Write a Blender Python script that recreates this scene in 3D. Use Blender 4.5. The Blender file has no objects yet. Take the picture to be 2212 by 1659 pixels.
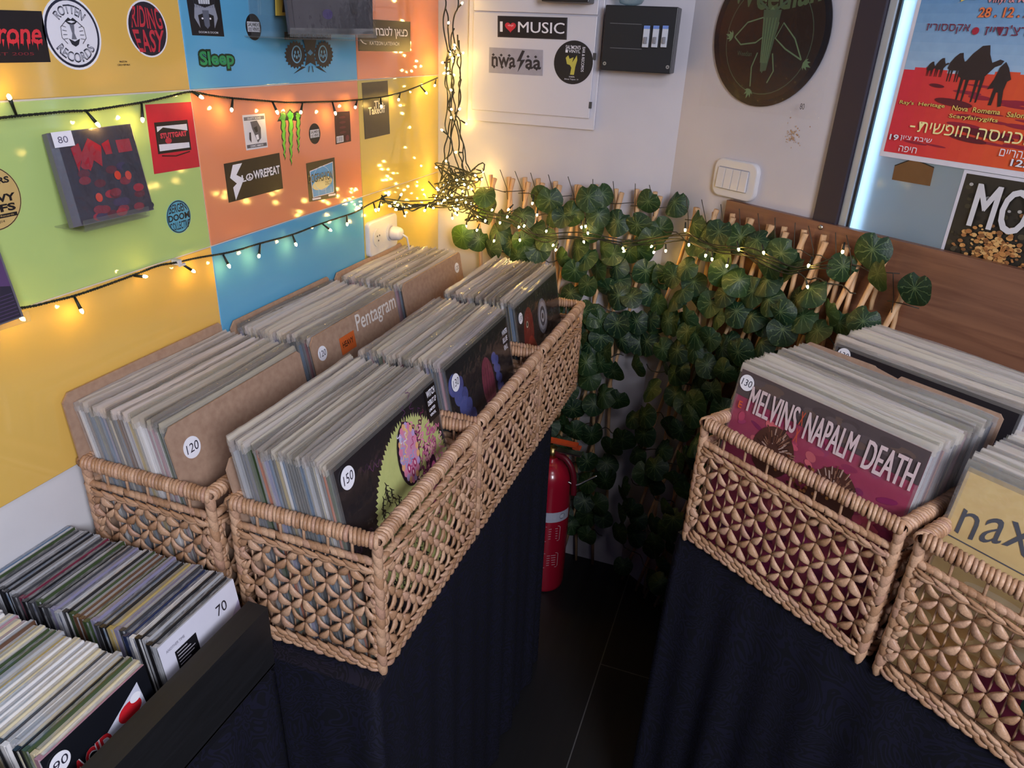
import bpy, bmesh, math, random
from mathutils import Vector, Matrix, noise
from mathutils.geometry import tessellate_polygon
R = random.Random(11)
PI = math.pi
SC = bpy.context.scene
COL = SC.collection

# ------------------------------------------------------------------ camera
CAMZ = 1.58
FPX, YAW, PITCH, ROLL, CANG = 1582.927, -0.322111, 0.4393, 0.0485032, -0.6154876
def _cam():
    cy, sy, cp, sp, cr, sr = math.cos(YAW), math.sin(YAW), math.cos(PITCH), math.sin(PITCH), math.cos(ROLL), math.sin(ROLL)
    F = Vector((sy*cp, cy*cp, -sp)); R0 = Vector((cy, -sy, 0)); U0 = R0.cross(F)
    return R0*cr+U0*sr, U0*cr-R0*sr, F
CR, CU, CF = _cam()
cam = bpy.data.objects.new('camera', bpy.data.cameras.new('camera'))
COL.objects.link(cam)
M = Matrix((CR, CU, -CF)).transposed().to_4x4(); M.translation = (0, 0, CAMZ)
cam.matrix_world = M
cam.data.sensor_width = 36; cam.data.lens = FPX/2212*36; cam.data.clip_start = .02
SC.camera = cam
# ------------------------------------------------------------------ light and exposure
w = bpy.data.worlds.new('world'); SC.world = w; w.use_nodes = True
w.node_tree.nodes['Background'].inputs[0].default_value = (.46, .47, .86, 1)
w.node_tree.nodes['Background'].inputs[1].default_value = .085
def area(name, loc, target, size, power, col):
    l = bpy.data.lights.new(name, 'AREA'); l.shape = 'RECTANGLE'; l.size, l.size_y = size; l.energy = power; l.color = col
    o = bpy.data.objects.new(name, l); COL.objects.link(o); o.location = loc
    o.rotation_euler = (Vector(target)-Vector(loc)).to_track_quat('-Z', 'Y').to_euler(); return o
area('shop_window_daylight', (1.0, -.72, 1.98), (-.8, .8, .9), (.8, .7), 40, (.86, .89, 1))
area('overhead_fill', (.55, -.1, 2.75), (-.2, .8, .7), (.5, .5), 5, (.95, .92, 1))  # unseen fill added overhead to balance the brightness of the walls
area('outdoor_daylight', (1.25, 2.6, 1.9), (.35, 1.55, 1.6), (1.2, 1.6), 300, (.74, .87, 1))
SC.view_settings.view_transform = 'Standard'; SC.view_settings.look = 'None'
SC.view_settings.exposure = 0.42; SC.view_settings.gamma = 1; SC.view_settings.use_curve_mapping = False
SC.cycles.transparent_max_bounces = 40; SC.cycles.max_bounces = 6
SC.cycles.sample_clamp_indirect = 3.0; SC.cycles.caustics_reflective = False; SC.cycles.caustics_refractive = False

# ------------------------------------------------------------------ helpers
def tag(o, label=None, cat=None, group=None, kind=None):
    if label: o['label'] = label
    if cat: o['category'] = cat
    if group: o['group'] = group
    if kind: o['kind'] = kind
    return o
def empty(name, loc=(0, 0, 0), rz=0, **k):
    o = bpy.data.objects.new(name, None); COL.objects.link(o); o.location = loc; o.rotation_euler = (0, 0, rz)
    o.empty_display_size = .02
    return tag(o, **k)
def lin(c):
    return tuple((x/12.92 if x <= .04045 else ((x+.055)/1.055)**2.4) for x in c)
def hexc(h):
    h = h.lstrip('#'); return lin(tuple(int(h[i:i+2], 16)/255 for i in (0, 2, 4)))
class NT:
    def __init__(s, m): s.t = m.node_tree; s.n = s.t.nodes; s.b = s.n['Principled BSDF']
    def add(s, ty, ins={}, **kw):
        n = s.n.new(ty)
        for k, v in kw.items(): setattr(n, k, v)
        for k, v in ins.items():
            if isinstance(v, bpy.types.NodeSocket): s.t.links.new(v, n.inputs[k])
            else: n.inputs[k].default_value = v
        return n
    def ramp(s, fac, stops):
        n = s.n.new('ShaderNodeValToRGB'); s.t.links.new(fac, n.inputs[0]); cr = n.color_ramp
        while len(cr.elements) < len(stops): cr.elements.new(.5)
        for e, (p, c) in zip(cr.elements, stops): e.position = p; e.color = (*c, 1) if len(c) == 3 else c
        return n.outputs[0]
    def mix(s, f, a, b, bt='MIX'):
        n = s.n.new('ShaderNodeMix'); n.data_type = 'RGBA'; n.blend_type = bt
        for i, v in ((0, f), (6, a), (7, b)):
            if isinstance(v, bpy.types.NodeSocket): s.t.links.new(v, n.inputs[i])
            else: n.inputs[i].default_value = v if i == 0 else ((*v, 1) if len(v) == 3 else v)
        return n.outputs[2]
    def link(s, a, name): s.t.links.new(a, s.b.inputs[name])
    def bump(s, h, st=.3, d=.002):
        n = s.add('ShaderNodeBump', {'Height': h, 'Strength': st, 'Distance': d}); s.link(n.outputs[0], 'Normal')
_mats = {}
def mat(name, col=(.5, .5, .5), rough=.5, metal=0, spec=.5, coat=0, em=None, es=0, fn=None):
    if name in _mats: return _mats[name]
    m = bpy.data.materials.new(name); m.use_nodes = True; b = m.node_tree.nodes['Principled BSDF']
    b.inputs['Base Color'].default_value = (*col, 1); b.inputs['Roughness'].default_value = rough
    b.inputs['Metallic'].default_value = metal; b.inputs['Specular IOR Level'].default_value = spec
    b.inputs['Coat Weight'].default_value = coat; b.inputs['Coat Roughness'].default_value = .06
    if em: b.inputs['Emission Color'].default_value = (*em, 1); b.inputs['Emission Strength'].default_value = es
    if fn: fn(NT(m))
    _mats[name] = m; return m
def C(h, rough=.42):
    """a small printed colour with a touch of paper grain"""
    def f(n):
        t = n.add('ShaderNodeTexCoord'); z = n.add('ShaderNodeTexNoise', {'Vector': t.outputs['Object'], 'Scale': 60})
        n.link(n.mix(.12, hexc(h), z.outputs[0], 'OVERLAY'), 'Base Color')
    return mat('print_'+h.lstrip('#'), hexc(h), rough, fn=f)

class MB:
    def __init__(s): s.v = []; s.f = []; s.m = []; s.mats = []; s.sm = []; s.uv = []
    def mi(s, m):
        if m not in s.mats: s.mats.append(m)
        return s.mats.index(m)
    def add(s, vs, fs, m, smooth=False, M=None, uv=None):
        o = len(s.v)
        s.v += [tuple(M @ Vector(v)) for v in vs] if M is not None else [tuple(v) for v in vs]
        s.uv += list(uv) if uv else [(0, 0)]*len(vs)
        k = s.mi(m)
        for f in fs: s.f.append([o+i for i in f]); s.m.append(k); s.sm.append(smooth)
    def box(s, x0, x1, y0, y1, z0, z1, m, M=None, top=None):
        vs = [(x, y, z) for z in (z0, z1) for y in (y0, y1) for x in (x0, x1)]
        fs = [(0, 2, 3, 1), (0, 1, 5, 4), (1, 3, 7, 5), (3, 2, 6, 7), (2, 0, 4, 6)]
        s.add(vs, fs, m, M=M); s.add(vs, [(4, 5, 7, 6)], top or m, M=M)
    def tube(s, pts, r, m, n=8, caps=True, smooth=True, M=None):
        pts = [Vector(p) for p in pts]; rs = r if isinstance(r, (list, tuple)) else [r]*len(pts)
        vs = []; up = None
        for i, p in enumerate(pts):
            t = (pts[min(i+1, len(pts)-1)]-pts[max(i-1, 0)])
            if t.length < 1e-9: t = Vector((0, 0, 1))
            t.normalize()
            if up is None: up = Vector((0, 0, 1)) if abs(t.z) < .9 else Vector((1, 0, 0))
            a = (up-t*up.dot(t)).normalized(); b = t.cross(a); up = a
            for k in range(n):
                q = 2*PI*k/n; vs.append(p+(a*math.cos(q)+b*math.sin(q))*rs[i])
        fs = [(i*n+k, i*n+(k+1) % n, (i+1)*n+(k+1) % n, (i+1)*n+k) for i in range(len(pts)-1) for k in range(n)]
        if caps: fs += [tuple(range(n))[::-1], tuple((len(pts)-1)*n+k for k in range(n))]
        s.add(vs, fs, m, smooth, M)
    def lathe(s, prof, m, n=24, M=None, smooth=True):
        vs = [(r*math.cos(2*PI*k/n), r*math.sin(2*PI*k/n), z) for r, z in prof for k in range(n)]
        fs = [(i*n+k, i*n+(k+1) % n, (i+1)*n+(k+1) % n, (i+1)*n+k) for i in range(len(prof)-1) for k in range(n)]
        fs += [tuple(range(n))[::-1], tuple((len(prof)-1)*n+k for k in range(n))]
        s.add(vs, fs, m, smooth, M)
    def mesh(s, name):
        me = bpy.data.meshes.new(name); me.from_pydata(s.v, [], s.f); me.update()
        for m in s.mats: me.materials.append(m)
        me.polygons.foreach_set('material_index', s.m); me.polygons.foreach_set('use_smooth', s.sm)
        if any(u != (0, 0) for u in s.uv):
            l = me.uv_layers.new(name='uv')
            for lp in me.loops: l.data[lp.index].uv = s.uv[lp.vertex_index]
        me.update(); return me
    def build(s, name, parent=None, loc=(0, 0, 0), rot=(0, 0, 0), bevel=0, seg=2, recalc=True, **k):
        me = s.mesh(name)
        if recalc:
            bm = bmesh.new(); bm.from_mesh(me); bmesh.ops.recalc_face_normals(bm, faces=bm.faces[:]); bm.to_mesh(me); bm.free()
        o = bpy.data.objects.new(name, me); COL.objects.link(o); o.parent = parent; o.location = loc; o.rotation_euler = rot
        if bevel:
            b = o.modifiers.new('bevel', 'BEVEL'); b.width = bevel; b.segments = seg; b.limit_method = 'ANGLE'; b.angle_limit = .7
        return tag(o, **k)
def inst(src, name=None, parent=None, loc=None, rot=None):
    c = src.copy(); COL.objects.link(c); c.parent = parent
    for k in ('label', 'group'):
        if k in c and name != 'keep': pass
    if loc is not None: c.location = loc
    if rot is not None: c.rotation_euler = rot
    return c

# planes of the room: each turns a pixel of the 2212x1659 photo into a point on the real wall
Cd = Vector((math.cos(CANG), math.sin(CANG), 0)); Dn = Vector((-math.sin(CANG), math.cos(CANG), 0))
def ray(px, py): return CR*((px-1106)/FPX)-CU*((py-829.5)/FPX)+CF
CAMP = Vector((0, 0, CAMZ))
class Plane:
    def __init__(s, org, ud, n): s.o = Vector(org); s.u = Vector(ud); s.n = Vector(n)
    def p3(s, u, v, off=0): return s.o+s.u*u+Vector((0, 0, v))+s.n*off
    def px(s, x, y, off=0):
        d = ray(x, y); o = s.o+s.n*off; t = (o-CAMP).dot(s.n)/d.dot(s.n); P = CAMP+d*t-o
        return P.dot(s.u), P.z
    def pt(s, x, y, off=0): return s.p3(*s.px(x, y, off), off)
XW, YB, BEND = -.92, 1.99, -.252
WL = Plane((XW, 0, 0), (0, 1, 0), (1, 0, 0))
WB = Plane((0, YB, 0), (1, 0, 0), (0, -1, 0))
WC = Plane((BEND, YB, 0), Cd, -Dn)
class Local:
    """plane of a flat thing's own front: u = local x, v = local z, facing local -y"""
    def __init__(s, y): s.y = y
    def p3(s, u, v, off=0): return Vector((u, s.y-off, v))

_txt = {}
def text2d(body, bold=0., res=3):
    key = (body, bold, res)
    if key in _txt: return _txt[key]
    c = bpy.data.curves.new('t', 'FONT'); c.body = body; c.resolution_u = res; c.offset = bold
    o = bpy.data.objects.new('t', c); COL.objects.link(o)
    bpy.context.view_layer.update()
    me = o.evaluated_get(bpy.context.evaluated_depsgraph_get()).to_mesh()
    vs = [(v.co.x, v.co.y) for v in me.vertices]; fs = [tuple(p.vertices) for p in me.polygons]
    bpy.data.objects.remove(o); bpy.data.curves.remove(c)
    if vs:
        x0 = min(v[0] for v in vs); x1 = max(v[0] for v in vs); y0 = min(v[1] for v in vs); y1 = max(v[1] for v in vs)
        vs = [((x-x0)/max(x1-x0, 1e-6), (y-y0)/max(y1-y0, 1e-6)) for x, y in vs]
    _txt[key] = (vs, fs); return _txt[key]
class Art:
    """layers of flat print on a plane; coordinates are (u,v) metres, or 0..1 inside a quad"""
    def __init__(s, plane, quad=None, off=.0006, step=.00004): s.p = plane; s.q = quad; s.mb = MB(); s.k = 0; s.off = off; s.step = step
    def uv(s, a, b):
        if s.q is None: return a, b
        tl, tr, br, bl = s.q
        return tuple((bl[i]*(1-a)+br[i]*a)*(1-b)+(tl[i]*(1-a)+tr[i]*a)*b for i in (0, 1))
    def P(s, a, b, extra=0): return s.p.p3(*s.uv(a, b), s.off+s.k*s.step+extra)
    def lay(s): s.k += 1
    def poly(s, pts, m):
        s.lay(); tri = tessellate_polygon([[Vector((x, y, 0)) for x, y in pts]])
        s.mb.add([s.P(x, y) for x, y in pts], tri, m)
    def rect(s, x0, y0, x1, y1, m): s.poly([(x0, y0), (x1, y0), (x1, y1), (x0, y1)], m)
    def ell(s, cx, cy, rx, ry, m, n=40, a0=0, rot=0):
        c, q = math.cos(rot), math.sin(rot); pts = []
        for i in range(n):
            t = 2*PI*i/n; x, y = rx*math.cos(t), ry*math.sin(t); pts.append((cx+x*c-y*q, cy+x*q+y*c))
        s.poly(pts, m)
    def line(s, pts, w, m, asp=1):
        s.lay(); vs = []; n = len(pts)
        for i, p in enumerate(pts):
            a = pts[max(i-1, 0)]; b = pts[min(i+1, n-1)]; dx, dy = b[0]-a[0], b[1]-a[1]; l = math.hypot(dx, dy) or 1
            ww = w[i] if isinstance(w, (list, tuple)) else w
            vs += [(p[0]-dy/l*ww/2, p[1]+dx/l*ww/2*asp), (p[0]+dy/l*ww/2, p[1]-dx/l*ww/2*asp)]
        s.mb.add([s.P(*v) for v in vs], [(2*i, 2*i+1, 2*i+3, 2*i+2) for i in range(n-1)], m)
    def text(s, body, x0, y0, x1, y1, m, bold=0., warp=None, shear=0., outline=None, ow=.035):
        if outline is not None: s.text(body, x0, y0, x1, y1, outline, bold+ow, warp, shear)
        s.k += max(0, int(.00012/s.step)-1); s.lay(); vs, fs = text2d(body, bold); out = []; of = []
        for i, f in enumerate(fs):                                 # overlapping glyph contours never share a plane
            k0 = len(out)
            for q in f:
                a, b = vs[q]; x, y = x0+(x1-x0)*a+shear*b, y0+(y1-y0)*b
                if warp: x, y = warp(x, y)
                out.append(s.P(x, y, (i % 7)*.00001))
            of.append(tuple(range(k0, len(out))))
        s.mb.add(out, of, m)
    def slab(s, pts, m, t=.0004):
        """base sheet with real thickness behind it"""
        n = len(pts); f = [s.P(x, y) for x, y in pts]
        b = [s.p.p3(*s.uv(x, y), s.off-t-.0001) for x, y in pts]
        tri = tessellate_polygon([[Vector((x, y, 0)) for x, y in pts]])
        s.mb.add(f, tri, m); s.mb.add(b, tri, m)
        s.mb.add(f+b, [(i, (i+1) % n, n+(i+1) % n, n+i) for i in range(n)], m)
    def build(s, name, parent=None, **k): return s.mb.build(name, parent, recalc=False, **k)
UNIT = [(0, 0), (1, 0), (1, 1), (0, 1)]
def circ(cx=.5, cy=.5, r=.5, n=44, ry=None): return [(cx+r*math.cos(2*PI*i/n), cy+(ry or r)*math.sin(2*PI*i/n)) for i in range(n)]
def quadpx(plane, *pp, off=0): return [plane.px(x, y, off) for x, y in pp]

# ------------------------------------------------------------------ materials
def f_plaster(n):
    t = n.add('ShaderNodeTexCoord'); a = n.add('ShaderNodeTexNoise', {'Vector': t.outputs['Object'], 'Scale': 5, 'Detail': 6})
    b = n.add('ShaderNodeTexNoise', {'Vector': t.outputs['Object'], 'Scale': 180, 'Detail': 3})
    n.link(n.ramp(a.outputs[0], [(.3, (.62, .60, .62)), (.7, (.70, .68, .69))]), 'Base Color'); n.bump(b.outputs[0], .25, .0006)
PLASTER = mat('white_plaster', rough=.55, fn=f_plaster)
def f_plaster2(n):
    t = n.add('ShaderNodeTexCoord'); a = n.add('ShaderNodeTexNoise', {'Vector': t.outputs['Object'], 'Scale': 4, 'Detail': 6})
    b = n.add('ShaderNodeTexNoise', {'Vector': t.outputs['Object'], 'Scale': 180, 'Detail': 3})
    n.link(n.ramp(a.outputs[0], [(.3, (.52, .49, .53)), (.7, (.58, .55, .59))]), 'Base Color'); n.bump(b.outputs[0], .25, .0006)
DIMPLASTER = mat('dimmed_white_plaster', rough=.5, fn=f_plaster2)  # white plaster again, with the weaker light on these walls put into its colour
def f_tile(h):
    def f(n):
        t = n.add('ShaderNodeTexCoord'); a = n.add('ShaderNodeTexNoise', {'Vector': t.outputs['Object'], 'Scale': 3, 'Detail': 2})
        n.link(n.mix(.06, hexc(h), a.outputs[0], 'OVERLAY'), 'Base Color')
        w = n.add('ShaderNodeTexNoise', {'Vector': t.outputs['Object'], 'Scale': 14, 'Detail': 1}); n.bump(w.outputs[0], .04, .002)
    return f
TILE = {k: mat('tile_'+k, rough=.07, coat=.4, fn=f_tile(h)) for k, h in
        dict(yellow='#dfb45c', green='#b4cb7c', blue='#5fa6cf', orange='#e49068', olive='#cbb35e').items()}
GROUT = mat('grout', hexc('#cfc6bd'), .8)
def f_floor(n):
    t = n.add('ShaderNodeTexCoord'); s = n.add('ShaderNodeSeparateXYZ', {0: t.outputs['Object']})
    c = n.add('ShaderNodeCombineXYZ', {0: n.add('ShaderNodeMath', {0: s.outputs[1], 1: -.95}, operation='ADD').outputs[0],
                                       1: n.add('ShaderNodeMath', {0: s.outputs[0], 1: .215+6}, operation='ADD').outputs[0]})
    b = n.add('ShaderNodeTexBrick', {'Vector': c.outputs[0], 'Scale': 1, 'Mortar Size': .0016, 'Brick Width': 1.2, 'Row Height': .6,
                                     'Color1': (.008, .008, .009, 1), 'Color2': (.011, .0105, .012, 1), 'Mortar': (.09, .085, .085, 1), 'Mortar Smooth': .2})
    m = n.add('ShaderNodeMapping', {'Vector': t.outputs['Object'], 'Scale': (34, 2.2, 1)})
    g = n.add('ShaderNodeTexNoise', {'Vector': m.outputs[0], 'Scale': 1, 'Detail': 5})
    n.link(n.mix(.55, b.outputs[0], n.ramp(g.outputs[0], [(.3, (.4, .4, .4)), (.75, (.8, .8, .8))]), 'OVERLAY'), 'Base Color')
    n.link(n.ramp(g.outputs[0], [(.3, (.5, .5, .5)), (.7, (.36, .36, .36))]), 'Roughness')
FLOOR = mat('dark_wood_tile', rough=.4, spec=.35, fn=f_floor)
def f_wood(a, b, sc=(1.2, 1.2, 24)):
    def f(n):
        t = n.add('ShaderNodeTexCoord'); m = n.add('ShaderNodeMapping', {'Vector': t.outputs['Object'], 'Scale': sc})
        g = n.add('ShaderNodeTexNoise', {'Vector': m.outputs[0], 'Scale': 3, 'Detail': 8, 'Distortion': .8})
        n.link(n.ramp(g.outputs[0], [(.3, hexc(a)), (.7, hexc(b))]), 'Base Color'); n.bump(g.outputs[0], .15, .0006)
    return f
BOARD = mat('brown_plywood', rough=.38, fn=f_wood('#6e4838', '#8a6049'))
WILLOW = mat('peeled_willow', rough=.6, fn=f_wood('#c39468', '#dcb68c', (60, 60, 3)))
BLACKWOOD = mat('black_painted_wood', rough=.5, fn=f_wood('#141416', '#1b1b1e', (30, 3, 30)))
def f_cloth(n):
    t = n.add('ShaderNodeTexCoord'); z = n.add('ShaderNodeTexNoise', {'Vector': t.outputs['Object'], 'Scale': 9, 'Detail': 2, 'Distortion': 2.6})
    w = n.add('ShaderNodeTexWave', {'Vector': z.outputs[1], 'Scale': 4.5, 'Distortion': 3}, wave_type='RINGS')
    mk = n.ramp(w.outputs[0], [(.52, (0, 0, 0)), (.6, (1, 1, 1))])
    n.link(n.mix(mk, (.0035, .0037, .008), (.013, .013, .026)), 'Base Color')
    n.link(n.ramp(w.outputs[0], [(.5, (.75, .75, .75)), (.6, (.42, .42, .42))]), 'Roughness')
CLOTH = mat('black_damask_cloth', rough=.7, spec=.3, fn=f_cloth)
def f_wicker(n):
    g = n.add('ShaderNodeNewGeometry'); t = n.add('ShaderNodeTexCoord')
    m = n.add('ShaderNodeTexNoise', {'Vector': t.outputs['Object'], 'Scale': 420, 'Detail': 3})
    a = n.ramp(g.outputs['Random Per Island'], [(0, hexc('#987254')), (.35, hexc('#ad8565')), (.7, hexc('#bf9a7c')), (1, hexc('#aa836d'))])
    n.link(n.mix(.45, a, n.ramp(m.outputs[0], [(.35, (.36, .34, .33)), (.65, (.62, .6, .6))]), 'OVERLAY'), 'Base Color')
    n.bump(m.outputs[0], .35, .0006)
WICKER = mat('water_hyacinth_wicker', rough=.48, fn=f_wicker)
def f_obj(n):
    o = n.add('ShaderNodeObjectInfo'); t = n.add('ShaderNodeTexCoord')
    z = n.add('ShaderNodeTexNoise', {'Vector': t.outputs['Object'], 'Scale': 16, 'Detail': 3})
    n.link(n.mix(.3, o.outputs['Color'], z.outputs[0], 'OVERLAY'), 'Base Color')
COVER = mat('printed_cover', rough=.3, coat=.5, fn=f_obj)
def f_edge(n):
    o = n.add('ShaderNodeObjectInfo'); n.link(n.mix(.62, o.outputs['Color'], (.70, .64, .56)), 'Base Color')
EDGE = mat('card_edge', rough=.6, fn=f_edge)
def f_kraft(n):
    t = n.add('ShaderNodeTexCoord'); z = n.add('ShaderNodeTexNoise', {'Vector': t.outputs['Object'], 'Scale': 90, 'Detail': 4})
    n.link(n.ramp(z.outputs[0], [(.3, hexc('#977864')), (.7, hexc('#a88a74'))]), 'Base Color')
KRAFT = mat('kraft_card', rough=.8, fn=f_kraft)
def clear(name, tint, opaque, rough=.12, bumpy=True, gk=.04):
    m = bpy.data.materials.new(name); m.use_nodes = True; t = m.node_tree; n = t.nodes; n.remove(n['Principled BSDF'])
    tr = n.new('ShaderNodeBsdfTransparent'); df = n.new('ShaderNodeBsdfTranslucent'); gl = n.new('ShaderNodeBsdfGlossy'); d2 = n.new('ShaderNodeBsdfDiffuse')
    m1 = n.new('ShaderNodeMixShader'); m2 = n.new('ShaderNodeMixShader'); m3 = n.new('ShaderNodeMixShader'); lw = n.new('ShaderNodeLayerWeight')
    tr.inputs[0].default_value = (*tint, 1); df.inputs[0].default_value = (.9, .88, .84, 1); d2.inputs[0].default_value = (.85, .84, .82, 1); gl.inputs['Roughness'].default_value = rough
    lw.inputs[0].default_value = .5
    L = t.links.new
    if bumpy == 'obj':
        oi = n.new('ShaderNodeObjectInfo'); L(oi.outputs['Color'], df.inputs[0]); L(oi.outputs['Color'], d2.inputs[0])
    L(df.outputs[0], m3.inputs[1]); L(d2.outputs[0], m3.inputs[2]); m3.inputs[0].default_value = .6
    L(tr.outputs[0], m1.inputs[1]); L(m3.outputs[0], m1.inputs[2]); m1.inputs[0].default_value = opaque
    ma = n.new('ShaderNodeMath'); ma.operation = 'MULTIPLY_ADD'; pw = n.new('ShaderNodeMath'); pw.operation = 'POWER'; L(lw.outputs['Facing'], pw.inputs[0]); pw.inputs[1].default_value = 4; L(pw.outputs[0], ma.inputs[0]); ma.inputs[1].default_value = .8; ma.inputs[1].default_value *= gk/.04; ma.inputs[2].default_value = gk
    L(m1.outputs[0], m2.inputs[1]); L(gl.outputs[0], m2.inputs[2]); L(ma.outputs[0], m2.inputs[0])
    if bumpy:
        tc = n.new('ShaderNodeTexCoord'); nz = n.new('ShaderNodeTexNoise'); nz.inputs['Scale'].default_value = 45; nz.inputs['Detail'].default_value = 2
        bp = n.new('ShaderNodeBump'); bp.inputs['Strength'].default_value = .5; bp.inputs['Distance'].default_value = .004
        L(tc.outputs['Object'], nz.inputs['Vector']); L(nz.outputs[0], bp.inputs['Height']); L(bp.outputs[0], gl.inputs['Normal'])
    L(m2.outputs[0], n['Material Output'].inputs[0]); return m
POLY = clear('clear_poly_sleeve', (.99, .99, .99), .42, .10, 'obj')
SIDEF = clear('clear_sleeve_edge', (.97, .97, .98), .15, .12)
FILM = clear('clear_front_film', (.97, .97, .98), .012, .1)
ACRYL = clear('clear_acrylic', (.94, .95, .96), .06, .05, False)
BLACKPL = mat('black_plastic', (.012, .012, .015), .35)
CABLE = mat('dark_green_cable', (.006, .010, .006), .5)
def f_bulb(n):
    n.b.inputs['Emission Color'].default_value = (1, .61, .13, 1); n.b.inputs['Emission Strength'].default_value = 130
BULB = mat('warm_white_led', (.9, .8, .6), .3, fn=f_bulb)
WHITEPL = mat('white_plastic', (.62, .60, .62), .25, coat=.2)
GREYMETAL = mat('painted_white_metal', (.60, .58, .64), .35)
STEEL = mat('brushed_steel', (.6, .58, .55), .3, metal=1)
ALU = mat('silver_aluminium', (.55, .6, .66), .35, metal=.7)
DARKFRAME = mat('dark_brown_frame', hexc('#2c2430'), .5)
WHITE, BLACK = C('#e4e2ea'), C('#17151a')

# ------------------------------------------------------------------ the room
b = MB(); b.box(-2.2, 3.2, -2.6, 3.2, -.05, 0, FLOOR); b.build('floor', kind='structure')
def wallbox(b, pl, u0, u1, z0, z1, o0, o1, m):
    vs = [pl.p3(u, z, o) for z in (z0, z1) for o in (o0, o1) for u in (u0, u1)]
    b.add(vs, [(0, 2, 3, 1), (4, 5, 7, 6), (0, 1, 5, 4), (1, 3, 7, 5), (3, 2, 6, 7), (2, 0, 4, 6)], m)
b = MB(); wallbox(b, WL, -1.4, YB+.1, 0, 2.7, -.1, -.009, PLASTER); b.build('wall_left', kind='structure')
b = MB(); wallbox(b, WB, XW-.009, BEND+.03, 0, 2.7, -.1, 0, DIMPLASTER); b.build('wall_back', kind='structure')
b = MB(); wallbox(b, WC, 0, .45, 0, 2.7, -.1, 0, DIMPLASTER); wallbox(b, WC, .45, 1.95, 0, 1.19, -.1, 0, DIMPLASTER); b.build('wall_right', kind='structure')
# glossy tiling on the left wall
ROW0 = CAMZ-.615; RH = .2585
rows = [ROW0+RH*k for k in range(5)]
seams = [-1.07, -.545, -.02, .508, 1.033, 1.56, YB]
colr = [['blue', 'green', 'yellow', 'blue', 'yellow', 'blue', 'olive'],
        ['green', 'orange', 'blue', 'yellow', 'green', 'orange', 'olive'],
        ['orange', 'yellow', 'green', 'blue', 'yellow', 'blue', 'orange'],
        ['yellow', 'blue', 'orange', 'green', 'orange', 'olive', 'green']]
b = MB()
wallbox(b, WL, seams[0], YB, rows[0], rows[-1], -.009, -.0018, GROUT)
b.build('wall_left_grout', kind='structure')
b = MB()
for r in range(4):
    for c in range(6):
        wallbox(b, WL, seams[c]+.0011, seams[c+1]-.0011, rows[r]+.0011, rows[r+1]-.0011, -.006, 0, TILE[colr[r][c+1]])
b.build('wall_left_tiling', bevel=.0012, seg=2, kind='structure')
# window with its frame
fr = MB(); wallbox(fr, WC, .431, .4875, 1.15, 2.7, -.06, .012, DARKFRAME); fr.build('trim_1', bevel=.002, kind='structure')
wn = empty('window_1', WC.p3(.5, 1.2), kind='structure')
b = MB(); W0 = WC
wallbox(b, WC, .4875, .5046, 1.15, 2.7, -.05, .004, ALU); wallbox(b, WC, .5046, 1.9, 1.15, 1.19, -.05, .004, ALU)
o = b.build('window_frame', bevel=.002); o.parent = wn; o.matrix_parent_inverse = Matrix.Translation(-wn.location)
b = MB(); wallbox(b, WC, .5046, .5103, 1.19, 2.7, -.03, 0, BLACKPL); o = b.build('gasket'); o.parent = wn; o.matrix_parent_inverse = Matrix.Translation(-wn.location)
def f_frost(n):
    n.b.inputs['Base Color'].default_value = (.46, .54, .58, 1); n.b.inputs['Roughness'].default_value = .08; n.b.inputs['Coat Weight'].default_value = .6
    tl = n.add('ShaderNodeBsdfTranslucent', {0: (.62, .76, .88, 1)}); mx = n.add('ShaderNodeMixShader', {0: .55})
    n.t.links.new(n.b.outputs[0], mx.inputs[1]); n.t.links.new(tl.outputs[0], mx.inputs[2]); n.t.links.new(mx.outputs[0], n.n['Material Output'].inputs[0])
FROST = mat('frosted_glass', fn=f_frost)
b = MB(); wallbox(b, WC, .5103, 1.9, 1.19, 2.7, -.012, -.006, FROST); o = b.build('pane'); o.parent = wn; o.matrix_parent_inverse = Matrix.Translation(-wn.location)
b = MB(); wallbox(b, WC, .534, 1.9, 1.15, 2.7, -.055, -.045, mat('grey_blocker', (.35, .38, .40), .6)); o = b.build('daylight_blocker'); o.parent = wn; o.matrix_parent_inverse = Matrix.Translation(-wn.location)  # unseen blocker added so daylight glows only along the pane's left edge
# brown board screwed along the wall under the window
root = empty('wooden_panel', WC.p3(.19, .5), label='brown wood-grain board screwed along the wall under the window', cat='wooden board')
def onroot(o, root):
    o.parent = root; o.matrix_parent_inverse = Matrix.Translation(-root.location); return o
u0, z0 = WC.px(1569.6, 431.6, .02); 
b = MB(); wallbox(b, WC, u0, 1.85, .45, z0+CAMZ-CAMZ, .003, .02, BOARD); onroot(b.build('board', bevel=.001), root)
u, z = WC.px(1773, 491, .02); P = WC.p3(u, z, .02)
b = MB(); b.lathe([(0.001, 0), (.0055, 0), (.0055, .0012), (.003, .0028), (.001, .003)], STEEL, 16, Matrix.Translation(P) @ (-Dn).to_track_quat('Z', 'Y').to_matrix().to_4x4())
onroot(b.build('screw'), root)

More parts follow.
